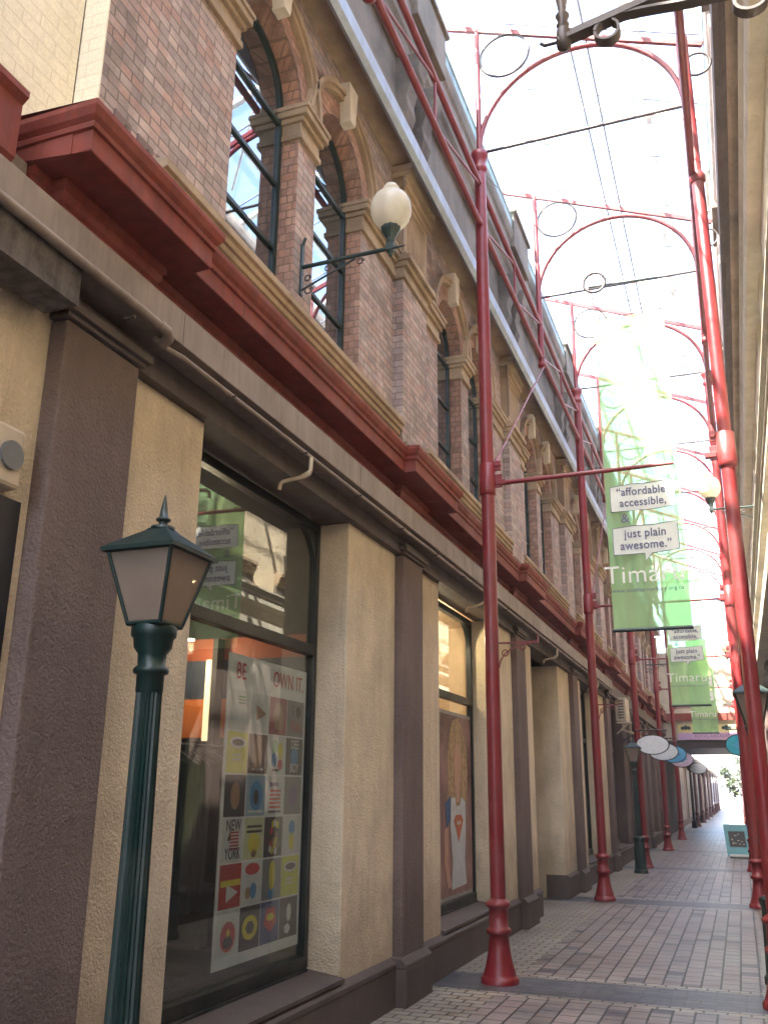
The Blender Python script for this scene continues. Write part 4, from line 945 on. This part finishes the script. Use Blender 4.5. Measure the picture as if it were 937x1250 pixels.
# ------------------------------------------------------------------ posters in the first window
XG = -2.962
pt = empty('tshirt_poster', (XG, 5.8, .55), 'large white poster of coloured shirt prints inside the first shop window', 'poster')
PY0, PY1, PZ0, PZ1 = 5.09, 6.24, .575, 2.43
def card(mb, y0, y1, z0, z1, lift): mb.box(XG-.002, XG+lift, y0, y1, z0, z1)
def pm(name, c): return flat(name, tuple(x*.95 for x in c), .55)
XF_ = lambda lift: XG+lift
m = MB(); card(m, PY0, PY1, PZ0, PZ1, .002); m.build('backing_sheet', pm('poster_white', (.80, .80, .79)), pt)
cols = {'w': (.66, .66, .64), 'k': (.03, .03, .035), 'y': (.62, .60, .05), 'r': (.45, .03, .03), 'g': (.22, .22, .23), 'b': (.05, .07, .22), 'c': (.30, .42, .52), 't': (.16, .10, .07), 'p': (.62, .62, .35), 'm': (.35, .08, .08)}
grid = ['wwmg', 'ytwk', 'kcwg', 'wpkw', 'rwgy', 'wkbk']
mats = {k: pm('print_'+k, v) for k, v in cols.items()}
inkm = {'r': pm('ink_red', (.55, .05, .05)), 'k': M['ink'], 'b': pm('ink_blue', (.05, .25, .5)), 'y': pm('ink_yellow', (.75, .62, .05)), 'w': pm('ink_white', (.7, .7, .68)), 'n': pm('ink_green', (.1, .35, .15)), 'o': pm('ink_tan', (.4, .22, .12)), 'v': pm('ink_violet', (.22, .12, .28))}
cw = (PY1-PY0-.06)/4; ch = (PZ1-.22-PZ0-.06)/6
def blob(par, cy, cz, ry, rz, k, n=20, lift=.006, rot=0):
    if ry < .09: ry *= 1.18; rz *= 1.18
    m = MB(); p = []
    for i in range(n):
        t = 2*math.pi*i/n; p.append((cy+ry*math.cos(t+rot), cz+rz*math.sin(t+rot)))
    m.add([(XG+lift, a, b) for a, b in p]+[(XG+lift-.001, a, b) for a, b in p], [tuple(range(n)), tuple(range(n, 2*n))]); return m.build('motif', inkm[k], par)
def bars(par, y0, y1, z0, z1, n, k, lift=.006):
    m = MB(); h = (z1-z0)/(2*n)
    for i in range(n): m.box(XG+lift-.001, XG+lift, y0, y1, z0+2*i*h, z0+(2*i+1)*h)
    m.build('stripes', inkm[k], par)
def tx(par, s, cy, cz, size, k, sx=.8): text_mesh('lettering', s, size, inkm[k], par, (XG+.007, cy, cz), (0, 1, 0), (0, 0, 1), thick=.0005, sx=sx, bold=.001)
for rI in range(6):
    for cI in range(4):
        y0 = PY0+.03+cI*cw+.006; y1 = y0+cw-.012; z1 = PZ1-.22-rI*ch-.006; z0 = z1-ch+.012; cy, cz = (y0+y1)/2, (z0+z1)/2; kk = grid[rI][cI]
        m = MB(); card(m, y0, y1, z0, z1, .004); pr_ = m.build('print', mats[kk], pt); a = (y1-y0); 
        key = (rI, cI)
        if key == (0, 0): blob(pr_, cy, cz-.02, a*.32, .075, 'w'); bars(pr_, cy-.02, cy+.07, cz+.04, cz+.1, 3, 'n')
        elif key == (0, 1): blob(pr_, cy, cz, a*.36, .06, 'o', 3)
        elif key == (0, 2): blob(pr_, cy, cz, a*.28, .09, 'o', 6)
        elif key == (0, 3): tx(pr_, 'I', cy-.05, cz+.05, .12, 'k'); blob(pr_, cy+.04, cz+.05, .035, .035, 'k'); tx(pr_, 'FUN', cy, cz-.06, .1, 'r')
        elif key == (1, 0): blob(pr_, cy, cz+.06, a*.33, .03, 'w'); blob(pr_, cy, cz+.06, a*.25, .018, 'k', lift=.0065); bars(pr_, cy-.06, cy+.04, cz-.05, cz+.0, 2, 'w')
        elif key == (1, 1): blob(pr_, cy, cz, a*.2, .1, 'o'); bars(pr_, cy-.08, cy+.08, z0+.02, z0+.05, 1, 'w')
        elif key == (1, 2): blob(pr_, cy-.03, cz+.06, .04, .04, 'n'); blob(pr_, cy+.05, cz+.03, .03, .05, 'y'); blob(pr_, cy-.04, cz-.03, .035, .04, 'b'); blob(pr_, cy+.05, cz-.06, .03, .03, 'r'); bars(pr_, cy-.06, cy+.04, z0+.02, z0+.05, 1, 'k')
        elif key == (1, 3): tx(pr_, 'DEE', cy, z1-.045, .085, 'w'); blob(pr_, cy, cz, .05, .05, 'b'); tx(pr_, 'BOY', cy, z0+.045, .085, 'w')
        elif key == (2, 0): blob(pr_, cy, cz, .05, .07, 'o')
        elif key == (2, 1): blob(pr_, cy, cz, .07, .08, 'b'); blob(pr_, cy, cz-.01, .03, .04, 'k', lift=.0065); bars(pr_, y0+.03, y1-.03, z0+.02, z0+.05, 1, 'w')
        elif key == (2, 2): bars(pr_, y0+.05, y1-.05, cz-.08, cz+.05, 5, 'r'); bars(pr_, y0+.05, y1-.09, cz+.06, cz+.11, 1, 'v'); bars(pr_, y0+.04, y1-.04, z0+.015, z0+.04, 1, 'k')
        elif key == (2, 3): blob(pr_, cy, cz, .06, .06, 'v', 10)
        elif key == (3, 0):
            tx(pr_, 'NEW', cy, z1-.04, .092, 'k', .85); tx(pr_, 'YORK', cy, z0+.045, .092, 'k', .75); bars(pr_, cy-.04, cy+.07, cz-.055, cz+.06, 6, 'r'); m = MB(); m.add([(XG+.006, cy-.07, cz-.0), (XG+.006, cy-.03, cz-.0), (XG+.006, cy-.03, cz+.07)], [(0, 1, 2)]); m.build('motif', M['ink'], pr_)
        elif key == (3, 1): bars(pr_, y0+.03, y1-.03, z1-.09, z1-.03, 2, 'k'); blob(pr_, cy, cz-.03, .07, .055, 'y', 8); blob(pr_, cy, cz-.09, .03, .02, 'o')
        elif key == (3, 2):
            for q in range(14): blob(pr_, cy+random.uniform(-.06, .06), cz+random.uniform(-.1, .09), .018, .022, random.choice('yowr'), 8)
        elif key == (3, 3): blob(pr_, cy, cz+.05, .04, .04, 'b'); blob(pr_, cy, cz-.04, .035, .05, 'y')
        elif key == (4, 0): blob(pr_, cy, cz-.04, .08, .05, 'w', 3); bars(pr_, y0+.01, y1-.01, cz+.0, cz+.07, 1, 'y')
        elif key == (4, 1): blob(pr_, cy, cz+.08, .08, .03, 'r'); blob(pr_, cy+.02, cz-.05, .035, .04, 'b'); blob(pr_, cy-.05, cz-.06, .03, .03, 'o')
        elif key == (4, 2): blob(pr_, cy, cz+.02, .035, .08, 'y'); blob(pr_, cy, cz-.09, .04, .03, 'b')
        elif key == (4, 3): blob(pr_, cy, cz+.06, a*.33, .03, 'w'); blob(pr_, cy, cz+.06, a*.25, .018, 'k', lift=.0065); bars(pr_, cy-.06, cy+.04, cz-.05, cz+.0, 2, 'w')
        elif key == (5, 0): blob(pr_, cy, cz-.02, .09, .085, 'r'); blob(pr_, cy, cz-.05, .05, .03, 'k', lift=.0065); blob(pr_, cy, cz, .016, .02, 'y', lift=.0065)
        elif key == (5, 1): blob(pr_, cy, cz, .085, .06, 'y'); blob(pr_, cy, cz, .05, .035, 'k', 6, lift=.0065)
        elif key == (5, 2): blob(pr_, cy, cz+.02, .08, .07, 'r', 5, rot=-math.pi/2+.0); blob(pr_, cy, cz+.03, .045, .02, 'y', lift=.0065)
        elif key == (5, 3): blob(pr_, cy, cz+.03, .03, .05, 'w', 7); blob(pr_, cy-.02, cz-.07, .04, .03, 'w', 5)
tx(pt, 'OWN IT.', PY1-.30, PZ1-.11, .15, 'r', .78); tx(pt, 'BE', PY0+.16, PZ1-.11, .15, 'r', .78)
# framed person poster in window two
XP_ = -2.947
wp = empty('portrait_poster', (XP_, 10.2, .55), 'tall poster of a long haired figure in a white top filling the second shop window', 'poster')
def poly(pts, lift, mat, nm, par, base_y=9.52, w=1.30, z0=.54, h=1.86):
    m = MB(); m.add([(XP_+lift, base_y+w*u, z0+h*v) for u, v in pts]+[(XP_+lift-.002, base_y+w*u, z0+h*v) for u, v in pts], [tuple(range(len(pts))), tuple(range(len(pts), 2*len(pts)))]+[(i, (i+1) % len(pts), len(pts)+(i+1) % len(pts), len(pts)+i) for i in range(len(pts))]); return m.build(nm, mat, par)
poly([(-.03, -.02), (1.03, -.02), (1.03, 1.02), (-.03, 1.02)], .001, flat('silver_frame', (.32, .31, .3), .4), 'frame', wp)
bgd = poly([(0, 0), (1, 0), (1, 1), (0, 1)], .004, paint('poster_mauve', (.30, .17, .15), .5, .35, .2, 2), 'backdrop', wp)
hair = paint('blonde_print', (.48, .33, .18), .6, .35, .35, 20); skin = flat('skin_print', (.52, .31, .22)); top = flat('white_top_print', (.52, .54, .55))
poly([(.20, .48), (.24, .62), (.22, .75), (.28, .88), (.38, .97), (.55, .99), (.70, .93), (.80, .82), (.83, .66), (.78, .52), (.68, .47), (.4, .46)], .006, hair, 'hair', bgd)
poly([(.42, .60), (.40, .70), (.43, .80), (.50, .84), (.58, .83), (.63, .76), (.62, .66), (.57, .58), (.55, .50), (.45, .50)], .008, skin, 'face', bgd)
poly([(.28, .36), (.30, .52), (.42, .53), (.46, .48), (.56, .48), (.62, .53), (.74, .50), (.74, .34), (.70, .18), (.74, .04), (.30, .03), (.34, .18)], .010, top, 'top', bgd)
poly([(.14, .50), (.30, .54), (.31, .42), (.18, .36)], .009, flat('blue_sleeve', (.06, .12, .25)), 'sleeve', bgd)
poly([(.12, .36), (.22, .37), (.20, .18), (.30, .05), (.20, .04), (.10, .18)], .009, skin, 'arm', bgd)
poly([(.38, .40), (.44, .43), (.60, .43), (.66, .40), (.52, .28)], .012, flat('badge_orange', (.48, .14, .07)), 'badge', bgd)
poly([(.45, .395), (.59, .395), (.57, .375), (.47, .375)], .0135, flat('badge_pale', (.5, .42, .3)), 'badge_bar', bgd)

# shop clutter: clothes rack in first shop
ck = empty('clothes_rack', (-3.9, 5, .32), 'dim clothes rack with dark garments inside the first shop', 'clothes rack')
m = MB(); m.tube([(-3.7, 4.2, .32), (-3.7, 4.2, 1.9), (-3.7, 6.6, 1.9), (-3.7, 6.6, .32)], .015, 8); m.build('rail', M['zinc'], ck)
for q in range(14):
    m = MB(); yy = 4.35+q*.16; dz = random.uniform(0, .25)
    m.add([(-3.9, yy, .75+dz), (-3.5, yy, .75+dz), (-3.48, yy+.02, 1.75), (-3.66, yy+.02, 1.86), (-3.74, yy+.02, 1.86), (-3.92, yy+.02, 1.75)]+[(-3.9, yy+.06, .75+dz), (-3.5, yy+.06, .75+dz), (-3.48, yy+.05, 1.75), (-3.66, yy+.04, 1.86), (-3.74, yy+.04, 1.86), (-3.92, yy+.05, 1.75)], [(0, 1, 2, 3, 4, 5), (6, 7, 8, 9, 10, 11)]+[(i, (i+1) % 6, 6+(i+1) % 6, 6+i) for i in range(6)]); m.build('garment', random.choice([M['darkgrey'], M['dark'], M['navy']]), ck)

def spot(x, y, z, power, label, col=(1, .78, .5), rad=.05):
    o = empty('ceiling_spotlight', (x, y, z), label, 'spotlight', 'lit ceiling spotlights in the shops')
    m = MB(); m.lathe([(0, .045), (.10, .045), (.12, .02), (.25, .012)], (x, y, z), 16); m.build('housing', M['iron'], o)
    m = MB(); m.lathe([(-.012, .035), (-.004, .04), (.0, .03)], (x, y, z), 16); m.build('bulb', M['bulb'], o)
    ld = bpy.data.lights.new('lamp_light', 'POINT'); ld.energy = power; ld.color = col; ld.shadow_soft_size = rad
    lo = bpy.data.objects.new('lamp_light', ld); COL.objects.link(lo); lo.parent = o; lo.location = (0, 0, -.08); return o
spot(-4.45, 6.95, 2.86, 2, 'lit spotlight inside the first shop above the orange wall panel')
spot(-4.0, 6.2, 3.2, 1.2, 'lit spotlight deeper inside the first shop under the rust ceiling')
spot(-3.35, 10.2, 3.40, 6, 'lit spotlight at the top of the second shop window')
spot(-4.2, 11.2, 3.40, 4, 'second lit spotlight deeper in the second shop')

# ------------------------------------------------------------------ light
wd = bpy.data.worlds.new('World'); scene.world = wd; wd.use_nodes = True; nt = wd.node_tree
bg = nt.nodes['Background']; sky = nt.nodes.new('ShaderNodeTexSky'); sky.sky_type = 'NISHITA'; sky.sun_disc = False
EL, AZ = 58, -144      # azimuth measured from +Y towards +X
sky.sun_elevation = R(EL); sky.sun_rotation = R(AZ); sky.air_density = 1.0; sky.dust_density = 3.0; sky.ozone_density = 1.0
nt.links.new(sky.outputs[0], bg.inputs[0]); bg.inputs[1].default_value = .15
sun = bpy.data.lights.new('sun', 'SUN'); sun.energy = 5; sun.angle = R(.5); sun.color = (1, .93, .80)
so = bpy.data.objects.new('sun', sun); COL.objects.link(so); so.location = (0, 0, 30)
dvec = Vector((math.sin(R(AZ))*math.cos(R(EL)), math.cos(R(AZ))*math.cos(R(EL)), math.sin(R(EL))))
so.rotation_euler = (-dvec).to_track_quat('-Z', 'Y').to_euler()

# ------------------------------------------------------------------ camera
yaw, pitch, roll = R(-20.685), R(16.927), R(.572)
fw = Vector((math.sin(yaw)*math.cos(pitch), math.cos(yaw)*math.cos(pitch), math.sin(pitch)))
r0 = Vector((math.cos(yaw), -math.sin(yaw), 0)); u0 = r0.cross(fw)
r1 = r0*math.cos(roll)+u0*math.sin(roll); u1 = -r0*math.sin(roll)+u0*math.cos(roll)
cam = bpy.data.cameras.new('camera'); co = bpy.data.objects.new('camera', cam); COL.objects.link(co)
co.matrix_world = Matrix(((r1.x, u1.x, -fw.x, 0), (r1.y, u1.y, -fw.y, 0), (r1.z, u1.z, -fw.z, 1.6), (0, 0, 0, 1)))
cam.sensor_fit = 'HORIZONTAL'; cam.sensor_width = 36; cam.lens = 1113.54/937*36; cam.clip_start = .05; cam.clip_end = 2000
scene.camera = co
vs_ = scene.view_settings; vs_.view_transform = 'Standard'; vs_.look = 'None'; vs_.gamma = 1; vs_.exposure = 3.4
scene.render.engine = 'CYCLES'
scene.cycles.max_bounces = 10; scene.cycles.diffuse_bounces = 4; scene.cycles.transparent_max_bounces = 16; scene.cycles.glossy_bounces = 4
